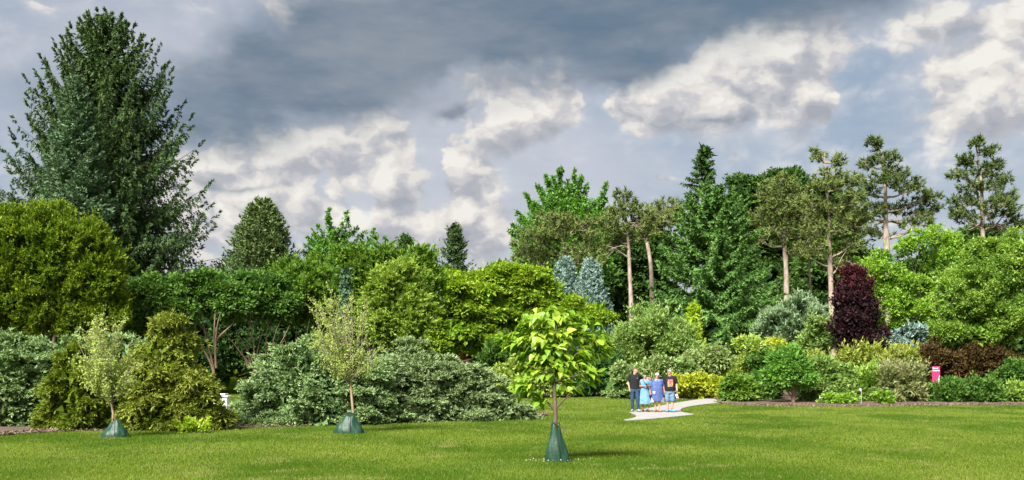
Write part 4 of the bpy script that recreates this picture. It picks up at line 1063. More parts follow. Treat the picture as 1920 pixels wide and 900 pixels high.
def sapling(label, Y, trunk_px, crown_px, seed, n1, n2, leaves, rt):
    rng = np.random.default_rng(seed)
    bx = PX(trunk_px[0][0], Y)
    root = empty('young_tree', (bx, Y, gz(bx, Y)), label, 'tree', 'newly planted pale leaved saplings')
    o = np.array(root.location)
    tp = np.array([(PX(a, Y), Y, PZ(b, Y)) for a, b in trunk_px]); tp[0, 2] = o[2] - .05
    t = np.linspace(0, len(tp) - 1, 14)
    path = np.stack([np.interp(t, np.arange(len(tp)), tp[:, k]) for k in range(3)], 1)
    path += rng.normal(0, .008, path.shape)
    T = Tubes(8); T.add(path - o, np.linspace(rt, rt * .3, 14)); T.build('trunk', BARK_TAN, root)
    W = lobes_world(crown_px, Y)
    F = Leaves(rng); p = rpx(Y)
    prim = []
    zlo = min(c[2] - r[2] for c, r in W)
    for i in range(n1):
        c, r = W[i % len(W)]
        e = hull_pts(c, r * np.array([.95, .95, .95]), 1, rng, -.2)[0]
        hz = np.clip(zlo + (e[2] - zlo) * rng.uniform(.05, .45), path[4, 2], path[-2, 2])
        s = np.array([np.interp(hz, path[:, 2], path[:, k]) for k in range(3)])
        pts = curve_pts(s, e, 8, .04, rng)
        pts[1:-1, :2] += (e - s)[:2] * np.sin(np.linspace(0, np.pi, 8))[1:-1, None] * .14   # bowed outwards, then up
        prim.append(pts)
        B = Tubes(4); B.add(pts - o, np.linspace(rt * .38, .006, 8))
        for j in range(n2):
            k = rng.integers(2, 8)
            a = pts[min(k, 7)]
            d = unit(unit(pts[-1] - pts[0]) * .9 + rng.normal(0, .55, 3) + np.array([0, 0, .25]))
            b = a + d * rng.uniform(.18, .5)
            q = curve_pts(a, b, 5, .06, rng)
            B.add(q - o, np.linspace(.007, .003, 5), 3)
            m = leaves
            tt = rng.random(m)
            C = np.stack([np.interp(tt, np.linspace(0, 1, 5), q[:, kk]) for kk in range(3)], 1) + rng.normal(0, .03, (m, 3))
            F.add(C, rng.normal(0, .8, (m, 3)) + np.array([0, 0, -.15]), rng.normal(0, .6, (m, 3)) + np.array([0, -.2, .8]), rng.uniform(.032, .066, m), rng.uniform(.024, .044, m), np.clip(rng.normal(.5, .25, m), 0, 1))
        B.build('branch', TWIG_TAN, root)
    finish(F, root, LM['pale'], 'quad', 'foliage')
    return root

sapling('shorter pale leaved sapling in a green watering bag on the left', 27.5, [(213, 822), (211, 770), (206, 730), (200, 680), (197, 620)], [(200, 690, 48, 62), (194, 645, 46, 52), (204, 725, 38, 34)], 5, 60, 7, 26, .038)
sapling('taller pale leaved sapling in front of the juniper mounds', 29.2, [(667, 815), (660, 760), (656, 700), (650, 640), (646, 590)], [(650, 650, 62, 60), (640, 600, 58, 54), (655, 690, 44, 34)], 8, 66, 7, 22, .045)

# ---- heart leaved tree
YC = 20.2
rC = np.random.default_rng(31)
cx0 = PX(1043, YC)
cat_root = empty('young_catalpa', (cx0, YC, gz(cx0, YC)), 'young tree with large heart shaped lime green leaves in the centre lawn', 'tree')
oC = np.array(cat_root.location)
BARK_YOUNG = noise_mat('young_bark', (0.07, 0.05, 0.035), (0.17, 0.125, 0.085), 14, .85, .4, 5, (1, 1, .3))
def pxpath(pts, Y, rng, wob=.0):
    a = np.array([(PX(x, Y), Y + d, PZ(y, Y)) for x, y, d in pts])
    t = np.linspace(0, len(a) - 1, 4 * (len(a) - 1) + 1)
    q = np.stack([np.interp(t, np.arange(len(a)), a[:, k]) for k in range(3)], 1)
    q[1:-1] = (q[:-2] + 2 * q[1:-1] + q[2:]) / 4
    return q + rng.normal(0, wob, q.shape)
T = Tubes(9)
tk = pxpath([(1043, 868, 0), (1042, 800, 0), (1041, 760, 0), (1038, 700, 0), (1031, 655, 0), (1022, 620, .05), (1016, 592, .1)], YC, rC, .003)
T.add(tk - oC, np.linspace(.05, .016, len(tk))); T.build('trunk', BARK_YOUNG, cat_root)
for pts in [[(1040, 772, 0), (1026, 752, -.05), (1008, 742, -.1), (992, 728, -.15)], [(1042, 768, 0), (1054, 752, -.08), (1066, 743, -.15), (1080, 739, -.2)], [(1037, 708, 0), (1062, 680, -.1), (1092, 654, -.15), (1124, 640, -.2)],
            [(1035, 694, 0), (1012, 662, -.15), (985, 645, -.2), (960, 640, -.25)], [(1032, 672, 0), (1050, 632, .1), (1084, 606, .15)], [(1024, 640, 0), (1004, 612, .1), (985, 604, .1)], [(1037, 716, 0), (1070, 706, -.3), (1096, 700, -.4)],
            [(1036, 706, 0), (1008, 694, -.25), (988, 684, -.35)], [(1030, 660, 0), (1040, 630, -.3), (1045, 600, -.35)], [(1034, 690, 0), (1050, 660, .4), (1075, 650, .6)], [(1033, 680, 0), (1010, 650, .4), (985, 630, .5)], [(1062, 744, -.13), (1078, 728, -.2), (1096, 716, -.2)], [(1008, 742, -.1), (1004, 730, -.1), (1002, 716, -.1)]]:
    q = pxpath(pts, YC, rC, .004)
    B = Tubes(6); B.add(q - oC, np.linspace(.02, .006, len(q))); B.build('branch', BARK_YOUNG, cat_root)

def heart_leaf(name, curl, fold, skew):
    half = [(0.0, 0.0), (.20, -.075), (.36, .02), (.43, .17), (.38, .36), (.25, .60), (.11, .82), (0.0, 1.0)]
    V = []; F = []
    def zz(x, y): return -curl * y * y + fold * abs(x) - .06 * (1 if abs(x) > .3 else 0)
    ys = [0.0, .02, .17, .36, .60, .82, 1.0]
    mid = [(0.0, y) for y in ys]
    side = [(.20, -.075), (.36, .02), (.43, .17), (.38, .36), (.25, .60), (.11, .82)]
    for x, y in mid: V.append((x + skew * y * y, y, zz(0, y)))
    for sgn in (1, -1):
        b = len(V)
        for x, y in side: V.append((sgn * x + skew * y * y, y, zz(x, y)))
        idx = list(range(b, b + 6))
        fs = [(0, idx[0], 1), (1, idx[0], idx[1]), (1, idx[1], idx[2], 2), (2, idx[2], idx[3], 3), (3, idx[3], idx[4], 4), (4, idx[4], idx[5], 5), (5, idx[5], 6)]
        F += [f if sgn > 0 else tuple(reversed(f)) for f in fs]
    # petiole
    b = len(V)
    V += [(-.012, 0, 0), (.012, 0, 0), (.008, -.42, .10), (-.008, -.42, .10)]
    F.append((b, b + 1, b + 2, b + 3))
    me = bpy.data.meshes.new(name); me.from_pydata(V, [], F); me.update()
    return me

def heart_mat():
    mt, nt, out = new_mat('heart_leaf')
    N = nt.nodes.new; L = nt.links.new
    oi = N('ShaderNodeObjectInfo'); rp = N('ShaderNodeValToRGB')
    rp.color_ramp.elements[0].color = (0.19, 0.36, 0.022, 1); rp.color_ramp.elements[1].color = (0.42, 0.54, 0.05, 1)
    L(oi.outputs['Random'], rp.inputs[0])
    tc = N('ShaderNodeTexCoord'); nz = N('ShaderNodeTexNoise'); nz.inputs['Scale'].default_value = 5
    L(tc.outputs['Object'], nz.inputs[0])
    mr = N('ShaderNodeMapRange'); mr.inputs['To Min'].default_value = .8; mr.inputs['To Max'].default_value = 1.2
    L(nz.outputs['Fac'], mr.inputs[0])
    mx = N('ShaderNodeVectorMath'); mx.operation = 'SCALE'; L(rp.outputs[0], mx.inputs[0]); L(mr.outputs[0], mx.inputs['Scale'])
    d = N('ShaderNodeBsdfDiffuse'); tr = N('ShaderNodeBsdfTranslucent'); L(mx.outputs[0], d.inputs[0])
    m2 = N('ShaderNodeMix'); m2.data_type = 'RGBA'; m2.blend_type = 'MULTIPLY'; m2.inputs['Factor'].default_value = 1; m2.inputs[7].default_value = (1.1, 1.05, .5, 1)
    L(mx.outputs[0], m2.inputs[6]); L(m2.outputs[2], tr.inputs[0])
    a = N('ShaderNodeMixShader'); a.inputs[0].default_value = .4; L(d.outputs[0], a.inputs[1]); L(tr.outputs[0], a.inputs[2])
    g = N('ShaderNodeBsdfGlossy'); g.inputs['Roughness'].default_value = .45
    b = N('ShaderNodeMixShader'); b.inputs[0].default_value = .035; L(a.outputs[0], b.inputs[1]); L(g.outputs[0], b.inputs[2])
    L(b.outputs[0], out.inputs[0])
    return mt
HEART = heart_mat()
hm = [heart_leaf('heart_leaf_shape', c_, f_, s_) for c_, f_, s_ in ((.22, .28, .04), (.38, .2, -.06), (.12, .4, .0), (.5, .3, .08), (.3, -.12, -.03))]
for me in hm: me.materials.append(HEART)
clusters = [(1035, 590, 56, 15, 52), (1085, 602, 38, 15, 30), (992, 604, 32, 15, 24), (965, 640, 32, 17, 34), (948, 634, 14, 8, 9), (1030, 632, 58, 22, 56), (1112, 638, 36, 20, 44), (1134, 656, 16, 16, 15), (1000, 672, 36, 18, 36),
            (1068, 684, 46, 20, 42), (990, 728, 32, 17, 28), (1100, 702, 28, 20, 26), (1062, 726, 26, 13, 14), (1040, 660, 50, 22, 40), (1010, 700, 30, 14, 16), (1092, 664, 30, 16, 20), (985, 655, 26, 14, 18), (1015, 750, 16, 8, 6)]
spots = []
for (cx_, cy_, rx_, ry_, n_) in clusters:
    for _ in range(int(n_ * 2.6)):
        d = unit(rC.normal(0, 1, 3)) * rC.random() ** .45
        yd = rx_ * .9 * YC / FPX
        P = np.array([PX(cx_ + d[0] * rx_, YC), YC + d[1] * max(yd, .35), PZ(cy_ - d[2] * ry_, YC)])
        ax = np.interp(P[2], tk[:, 2], tk[:, 0])
        outv = np.array([P[0] - ax, P[1] - YC, 0.0]); outv = outv / (np.linalg.norm(outv) + .08)
        A = unit(outv * .85 + np.array([0, 0, -rC.uniform(.0, .75)]) + rC.normal(0, .38, 3))
        Nn = np.array([0, 0, 1.0]) + outv * .55 + rC.normal(0, .3, 3)
        spots.append((P, A, Nn, rC.uniform(.105, .20) * (1.0 if rC.random() > .2 else .7), d[1]))
spots.sort(key=lambda s: s[0][1])
def leaf_matrix(P, A, Nn, sc):
    X = unit(np.cross(A, Nn)); Z = np.cross(X, A)
    return np.array([[X[0] * sc, A[0] * sc, Z[0] * sc, P[0]], [X[1] * sc, A[1] * sc, Z[1] * sc, P[1]], [X[2] * sc, A[2] * sc, Z[2] * sc, P[2]], [0, 0, 0, 1]])
for k, (P, A, Nn, sc, _) in enumerate(spots[:300]):
    ob = link('leaf', hm[k % 5], None, cat_root)
    ob.matrix_local = Matrix(leaf_matrix(P - oC, A, Nn, sc).tolist())
V = []; Fc = []; nv = 0
for k, (P, A, Nn, sc, _) in enumerate(spots[300:]):
    me = hm[k % 5]
    co = np.empty(len(me.vertices) * 3, np.float32); me.vertices.foreach_get('co', co)
    h4 = np.c_[co.reshape(-1, 3), np.ones(len(me.vertices))] @ leaf_matrix(P - oC, A, Nn, sc).T
    V.append(h4[:, :3]); Fc += [tuple(i + nv for i in pl.vertices) for pl in me.polygons]; nv += len(h4)
lm_ = pyd('leaf_mass', np.concatenate(V), Fc, HEART, cat_root, False)
lm_["kind"] = 'stuff'

# ---- watering bags
BAG = noise_mat('green_bag_plastic', (0.006, 0.034, 0.017), (0.016, 0.06, 0.032), 5, .5, .35, 4, spec=.4, bump_scale=9)
BAGDARK = plain('black_webbing', (0.012, 0.014, 0.014), .6)
def watering_bag(label, px_, Y, wpx, hpx, topw, seed, lean=0.0, off=0.0):
    rng = np.random.default_rng(seed)
    bx = PX(px_, Y)
    root = empty('watering_bag', (bx, Y, gz(bx, Y) + .005), label, 'watering bag', 'green watering bags round the young trees')
    W = wpx * Y / FPX / 2; H = hpx * Y / FPX; tw = topw * Y / FPX / 2
    k, n = 56, 18
    V = []; F = []
    f1, f2, f3 = rng.uniform(0, 6.28, 3)
    th = np.arange(k) * 2 * np.pi / k
    for i in range(n):
        t = i / (n - 1)
        w = W + (tw - W) * t ** 1.1
        d_ = W * .72 + (tw * .75 - W * .72) * t ** 1.1
        fold = 1 + .05 * t * np.sin(3 * th + f1 + 2.5 * t) + .05 * np.sin(2 * th + f2 - 4 * t) + .045 * (.3 + t) * np.sin(7 * th + f2 - 5 * t + 2 * np.sin(th + f3)) + .025 * np.sin(13 * th + f3 + 8 * t) + rng.normal(0, .01, k)
        z = H * t - (.10 * H * np.cos(th + f1) * t) + .05 * H * np.sin(3 * th + f2) * max(0, t - .75) * 2
        bulge = 1 + .10 * np.sin(np.pi * min(1, t * 1.5)) 
        V += [(lean * t * W + off * t + w * bulge * fold[j] * math.cos(th[j]), d_ * bulge * fold[j] * math.sin(th[j]), max(0.0, z[j]) if i else 0.0) for j in range(k)]
    for i in range(n - 1):
        for j in range(k):
            j2 = (j + 1) % k
            F.append((i * k + j, i * k + j2, (i + 1) * k + j2, (i + 1) * k + j))
    b = len(V)
    V.append((lean * W + off, 0, H * .9)); F += [(b, (n - 1) * k + j, (n - 1) * k + (j + 1) % k) for j in range(k)]
    pyd('bag', V, F, BAG, root)
    # zip down the front, handle loops at the top
    jz = int(k * .75 + 2)
    zp = np.array([V[i * k + jz] for i in range(n)]); zp[:, 1] -= .006
    Z = Tubes(5); Z.add(zp, np.full(n, .009)); Z.build('zip', BAGDARK, root)
    for sx in (-1, 1):
        c = np.array([lean * W + off + sx * tw * .55, -tw * .4, H * .97])
        a = np.linspace(0, np.pi, 9)
        Lp = Tubes(5); Lp.add(np.stack([c[0] + .028 * np.cos(a), c[1] + 0 * a, c[2] + .055 * np.sin(a)], 1), np.full(9, .010)); Lp.build('handle', BAGDARK, root)
    return root
watering_bag('slumped green watering bag at the foot of the shorter sapling', 216, 27.45, 52, 31, 15, 1)
watering_bag('slumped green watering bag leaning left of the taller sapling trunk', 653, 29.1, 54, 36, 17, 2, lean=.12)
watering_bag('tall narrow dark green watering bag on the heart leaved tree', 1045, 20.15, 44, 70, 15, 3, lean=-.12)

# ================================================================ small things in the beds
sx_, sy_ = PX(1755, 57.2), 57.2
sg = empty('red_sign', (sx_, sy_, gz(sx_, sy_)), 'magenta red upright sign with white lettering in the right bed', 'sign')
SW, S0, S1 = 14.2 * 57.2 / FPX, PZ(716.5, 57.2) - sg.location.z, PZ(687, 57.2) - sg.location.z
def boxm(name, x0, x1, y0, y1, z0, z1, mat, parent, bev=.006):
    b_ = bmesh.new(); bmesh.ops.create_cube(b_, size=1)
    for v_1 in b_.verts:
        v_1.co = Vector(((x0 + x1) / 2 + v_1.co.x * (x1 - x0), (y0 + y1) / 2 + v_1.co.y * (y1 - y0), (z0 + z1) / 2 + v_1.co.z * (z1 - z0)))
    bmesh.ops.bevel(b_, geom=b_.edges[:], offset=bev, segments=1, affect='EDGES')
    me = bpy.data.meshes.new(name); b_.to_mesh(me); b_.free()
    return link(name, me, mat, parent)
MAG = plain('magenta_panel', (0.44, 0.028, 0.115), .45, .4, .06, 8)
WHITE = plain('white_paint', (0.78, 0.78, 0.76), .5)
CYAN = plain('cyan_print', (0.28, 0.74, 0.74), .5)
STEEL = plain('grey_steel', (0.32, 0.32, 0.31), .45, .5)
boxm('panel', -SW / 2, SW / 2, -.02, .02, S0, S1, MAG, sg)
for px__ in (-SW * .32, SW * .32):
    boxm('post', px__ - .02, px__ + .02, .023, .06, -.1, S1 - .08, STEEL, sg)
def text(body, x, y, z, size, mat, parent, ext=.003):
    cu = bpy.data.curves.new('lettering', 'FONT'); cu.body = body; cu.size = size; cu.extrude = ext; cu.offset = .006
    o_ = bpy.data.objects.new('tmp', cu); COL.objects.link(o_)
    dg = bpy.context.evaluated_depsgraph_get()
    me = bpy.data.meshes.new_from_object(o_.evaluated_get(dg)); bpy.data.objects.remove(o_)
    t_ = link('lettering', me, None, parent)
    me.materials.clear(); me.materials.append(mat)
    t_.location = (x, y, z); t_.rotation_euler = (math.pi / 2, 0, 0)
    return t_
text('Dwarf', -SW * .43, -.024, S1 - .135, .105, WHITE, sg)
text('Woody Beds', -SW * .43, -.024, S1 - .245, .066, WHITE, sg)
for i, (ux, uz, ur, uv) in enumerate([(.165, .30, .026, .06), (.15, .22, .03, .05), (.12, .15, .03, .03), (.165, .14, .026, .055), (.13, .055, .045, .035), (.17, .05, .02, .05)]):
    a = np.arange(14) * 2 * np.pi / 14
    pyd('leaf_emblem', [(ux + ur * .8 * math.cos(t), -.0235 - .0004 * i, S0 + uz + uv * math.sin(t)) for t in a], [tuple(range(14))], CYAN, sg, False)
sg.rotation_euler = (0, 0, math.radians(-6))

def stake(label, px_, Y, hpx, plate):
    bx = PX(px_, Y); root = empty('plant_label', (bx, Y, gz(bx, Y)), label, 'plant label', 'plant labels in the right bed')
    H = hpx * Y / FPX
    T = Tubes(6); T.add(np.array([(0, 0, -.1), (0, 0, H * .5), (.005, 0, H)]), [.02, .02, .02]); T.build('post', STEEL, root)
    o_ = boxm('plate', -plate / 2, plate / 2, -.035, -.02, H - .05, H + .07, WHITE, root); o_.rotation_euler = (math.radians(-12), 0, 0)
stake('thin grey stake with small pale head at the bed edge', 1615, 55.0, 27, .08)
stake('low tilted white plant label in the dark gap under the sage shrub', 1540, 56.0, 11, .2)

for lab, px_, Y_, w_, h_, zp_ in (('white wooden box with flat lid half hidden right of golden cypress', 418, 41, .42, .62, 742), ('white box lid just behind the half hidden white box', 412, 42.5, .45, .66, 738)):
    bx = PX(px_, Y_); z0 = gz(bx, Y_); zt = PZ(zp_, Y_) - z0
    root = empty('white_box', (bx, Y_, z0), lab, 'box', 'white boxes behind the golden cypress')
    for a, b_ in ((-w_ / 2, -w_ / 2 + .05), (w_ / 2 - .05, w_ / 2)):
        boxm('leg', a, b_, -.2, -.15, -.05, .06, WHITE, root)
    boxm('body', -w_ / 2, w_ / 2, -.22, .22, .06, zt - .05, WHITE, root)
    boxm('lid', -w_ / 2 - .05, w_ / 2 + .05, -.27, .27, zt - .047, zt, WHITE, root)

# ================================================================ the four walkers
def cap(a, b, ra, rb, k=12, flat=None, seg=4):
    """closed tapered capsule from a to b; flat=(axis, factor) squeezes the section along axis"""
    a = np.asarray(a, float); b = np.asarray(b, float)
    L = np.linalg.norm(b - a); ax = (b - a) / max(L, 1e-6)
    ref = np.array([0, 1.0, 0]) if abs(ax[1]) < .9 else np.array([1.0, 0, 0])
    u = unit(np.cross(ax, ref)); w = np.cross(ax, u)
    st = []
    for i in range(1, seg + 1):
        t = -np.pi / 2 * (1 - i / seg); st.append((a + ax * ra * math.sin(t), ra * math.cos(t)))
    for i in range(0, seg):
        t = np.pi / 2 * i / seg; st.append((b + ax * rb * math.sin(t), rb * math.cos(t)))
    V = [a - ax * ra]; F = []
    th = np.arange(k) * 2 * np.pi / k
    for c, r in st:
        for t in th: V.append(c + r * (math.cos(t) * u + math.sin(t) * w))
    V.append(b + ax * rb)
    n = len(st)
    for j in range(k):
        F.append((0, 1 + (j + 1) % k, 1 + j))
        for i in range(n - 1):
            F.append((1 + i * k + j, 1 + i * k + (j + 1) % k, 1 + (i + 1) * k + (j + 1) % k, 1 + (i + 1) * k + j))
        F.append((1 + (n - 1) * k + j, 1 + (n - 1) * k + (j + 1) % k, len(V) - 1))
    V = np.array(V)
    if flat is not None:
        d = np.asarray(flat[0], float); d = d / np.linalg.norm(d)
        m_c = (a + b) / 2
        h = (V - m_c) @ d
        V = V - np.outer(h * (1 - flat[1]), d)
    return V, F

def ell(c, r, k=16, n=10):
    V = [(c[0], c[1], c[2] - r[2])]; F = []
    for i in range(1, n):
        t = -np.pi / 2 + np.pi * i / n
        for j in range(k):
            a = 2 * np.pi * j / k
            V.append((c[0] + r[0] * math.cos(t) * math.cos(a), c[1] + r[1] * math.cos(t) * math.sin(a), c[2] + r[2] * math.sin(t)))
    V.append((c[0], c[1], c[2] + r[2]))
    for j in range(k):
        F.append((0, 1 + (j + 1) % k, 1 + j))
        for i in range(n - 2):
            F.append((1 + i * k + j, 1 + i * k + (j + 1) % k, 1 + (i + 1) * k + (j + 1) % k, 1 + (i + 1) * k + j))
        F.append((1 + (n - 2) * k + j, 1 + (n - 2) * k + (j + 1) % k, len(V) - 1))
    return np.array(V), F

def stack(rings, k=28, wave=0.0, wn=7):
    """closed body from horizontal oval rings (cx,cy,cz,rx,ry)"""
    zs = np.array([r[2] for r in rings]); fine = np.linspace(zs[0], zs[-1], 4 * (len(rings) - 1) + 1)
    R = np.array(rings, float)
    order = np.argsort(zs); z = zs[order]
    fz = np.sort(fine)
    G = np.stack([np.interp(fz, z, R[order, c]) for c in range(5)], 1)
    G[1:-1] = (G[:-2] + 2 * G[1:-1] + G[2:]) / 4
    V = [(G[0, 0], G[0, 1], G[0, 2])]; F = []
    n = len(G)
    for i, g in enumerate(G):
        low = 1 - i / (n - 1)
        for j in range(k):
            a = 2 * np.pi * j / k
            s = 1 + wave * low ** 1.5 * math.sin(wn * a + .7)
            V.append((g[0] + g[3] * s * math.cos(a), g[1] + g[4] * s * math.sin(a), g[2]))
    V.append((G[-1, 0], G[-1, 1], G[-1, 2]))
    for j in range(k):
        F.append((0, 1 + (j + 1) % k, 1 + j))
        for i in range(n - 1):
            F.append((1 + i * k + j, 1 + i * k + (j + 1) % k, 1 + (i + 1) * k + (j + 1) % k, 1 + (i + 1) * k + j))
        F.append((1 + (n - 1) * k + j, 1 + (n - 1) * k + (j + 1) % k, len(V) - 1))
    return np.array(V), F

def rot_head(Vf, c, yaw, pitch):
    """turn about the vertical (yaw>0: towards picture right) then nod (pitch>0: down)"""
    V, F = Vf
    P = V - c
    cp, sp = math.cos(pitch), math.sin(pitch)
    P = np.stack([P[:, 0], P[:, 1] * cp - P[:, 2] * -sp, P[:, 2] * cp - P[:, 1] * sp * -1], 1)
    cy, sy = math.cos(yaw), math.sin(yaw)
    P = np.stack([P[:, 0] * cy - P[:, 1] * sy, P[:, 0] * sy + P[:, 1] * cy, P[:, 2]], 1)
    return P + c, F

def fuse(name, solids, mat, parent, voxel=.009, smooth_it=2, decim=.5, rough=0.0, seed=0):
    V = []; F = []; n = 0
    for v, f in solids:
        V += [tuple(map(float, x)) for x in v]; F += [tuple(i + n for i in q_) for q_ in f]; n += len(v)
    me = bpy.data.meshes.new(name); me.from_pydata(V, [], F); me.update()
    ob = bpy.data.objects.new('tmp', me); COL.objects.link(ob)
    md = ob.modifiers.new('r', 'REMESH'); md.mode = 'VOXEL'; md.voxel_size = voxel
    if smooth_it:
        ms = ob.modifiers.new('s', 'SMOOTH'); ms.iterations = smooth_it; ms.factor = .5
    if decim < 1:
        dc = ob.modifiers.new('d', 'DECIMATE'); dc.ratio = decim
    dg = bpy.context.evaluated_depsgraph_get()
    out = bpy.data.meshes.new_from_object(ob.evaluated_get(dg))
    bpy.data.objects.remove(ob)
    out.name = name
    if rough:
        co = np.empty(len(out.vertices) * 3, np.float32); out.vertices.foreach_get('co', co); co = co.reshape(-1, 3)
        no = np.empty(len(out.vertices) * 3, np.float32); out.vertices.foreach_get('normal', no); no = no.reshape(-1, 3)
        w = np.sin(co[:, 0] * 41 + seed + 3 * np.sin(co[:, 2] * 13)) * np.sin(co[:, 2] * 23 + co[:, 0] * 17 + seed) + .6 * np.sin(co[:, 0] * 90 + co[:, 2] * 70 + seed)
        co = co + no * (w * rough)[:, None]
        out.vertices.foreach_set('co', co.ravel())
    out.polygons.foreach_set('use_smooth', np.ones(len(out.polygons), dtype=bool))
    out.update()
    return link(name, out, mat, parent)

def hand(w, d, nrm, thumb, curl=.5, s=1.0):
    """palm, four fingers and a thumb from wrist w along d; nrm = palm facing; thumb = side direction of the thumb"""
    w = np.asarray(w, float); d = unit(np.asarray(d, float)); nrm = unit(np.asarray(nrm, float))
    side = unit(np.cross(d, nrm)); side = side if side @ np.asarray(thumb, float) > 0 else -side
    out = [cap(w, w + d * .085 * s, .027 * s, .036 * s, flat=(nrm, .55))]
    for i, ln in enumerate((.070, .078, .073, .058)):
        b = w + d * .088 * s + side * (.030 - .0200 * i) * s
        m1_ = b + unit(d + nrm * curl * .7) * ln * .5 * s
        e = m1_ + unit(d * (1 - curl * .6) + nrm * curl * 1.3) * ln * .5 * s
        out += [cap(b, m1_, .0098 * s, .0092 * s, 8, seg=2), cap(m1_, e, .0092 * s, .008 * s, 8, seg=2)]
    b = w + d * .028 * s + side * .026 * s
    m1_ = b + unit(side * .8 + d * .7 + nrm * .25) * .042 * s
    e = m1_ + unit(side * .25 + d * .9 + nrm * .45) * .034 * s
    out += [cap(b, m1_, .013 * s, .011 * s, 8, seg=2), cap(m1_, e, .011 * s, .009 * s, 8, seg=2)]
    return out

SKIN = noise_mat('skin', (0.42, 0.235, 0.165), (0.54, 0.32, 0.24), 9, .55, 0, 3)
SKIN_TAN = noise_mat('tanned_skin', (0.31, 0.155, 0.10), (0.40, 0.215, 0.145), 9, .55, 0, 3)
EYE = plain('dark_eye', (0.02, 0.015, 0.012), .3)
LIP = plain('lip', (0.36, 0.13, 0.11), .5)
BLACKC = noise_mat('black_cotton', (0.008, 0.008, 0.009), (0.018, 0.018, 0.02), 30, .9, .2, 3)
JEAN = noise_mat('dark_denim', (0.012, 0.03, 0.07), (0.035, 0.075, 0.15), 11, .9, .2, 5)
DENIM = noise_mat('faded_denim', (0.04, 0.10, 0.18), (0.18, 0.27, 0.36), 5, .9, .2, 5)
CHAMB = noise_mat('light_blue_cotton', (0.09, 0.21, 0.35), (0.16, 0.31, 0.46), 10, .9, .2, 4)
TUNIC = noise_mat('dusty_blue_cotton', (0.05, 0.08, 0.22), (0.085, 0.125, 0.28), 10, .9, .2, 4)
TUNICTRIM = noise_mat('grey_print_cotton', (0.22, 0.23, 0.36), (0.46, 0.46, 0.55), 120, .9, 0, 2)
HAIRB = noise_mat('brown_hair', (0.06, 0.035, 0.022), (0.14, 0.085, 0.055), 60, .6, .3, 4)
HAIRD = noise_mat('dark_hair', (0.015, 0.01, 0.008), (0.04, 0.028, 0.02), 60, .5, .3, 4)
HAIRW = noise_mat('white_hair', (0.42, 0.39, 0.34), (0.58, 0.56, 0.52), 50, .6, .4, 4)
HAIRG = noise_mat('grey_hair', (0.38, 0.36, 0.34), (0.6, 0.58, 0.56), 60, .6, .3, 4)
GLASSB = plain('dark_lens', (0.01, 0.011, 0.014), .12, .6)
SHOEG = plain('grey_trainer', (0.28, 0.28, 0.285), .7)
SOLE = plain('dark_sole', (0.025, 0.025, 0.027), .8)
LEATHER = plain('brown_leather', (0.10, 0.05, 0.028), .6)
TANLEA = plain('tan_leather', (0.27, 0.19, 0.11), .6)
REDSH = plain('orange_red_mesh', (0.75, 0.09, 0.04), .6)
BLUESH = plain('teal_mesh', (0.06, 0.32, 0.46), .6)

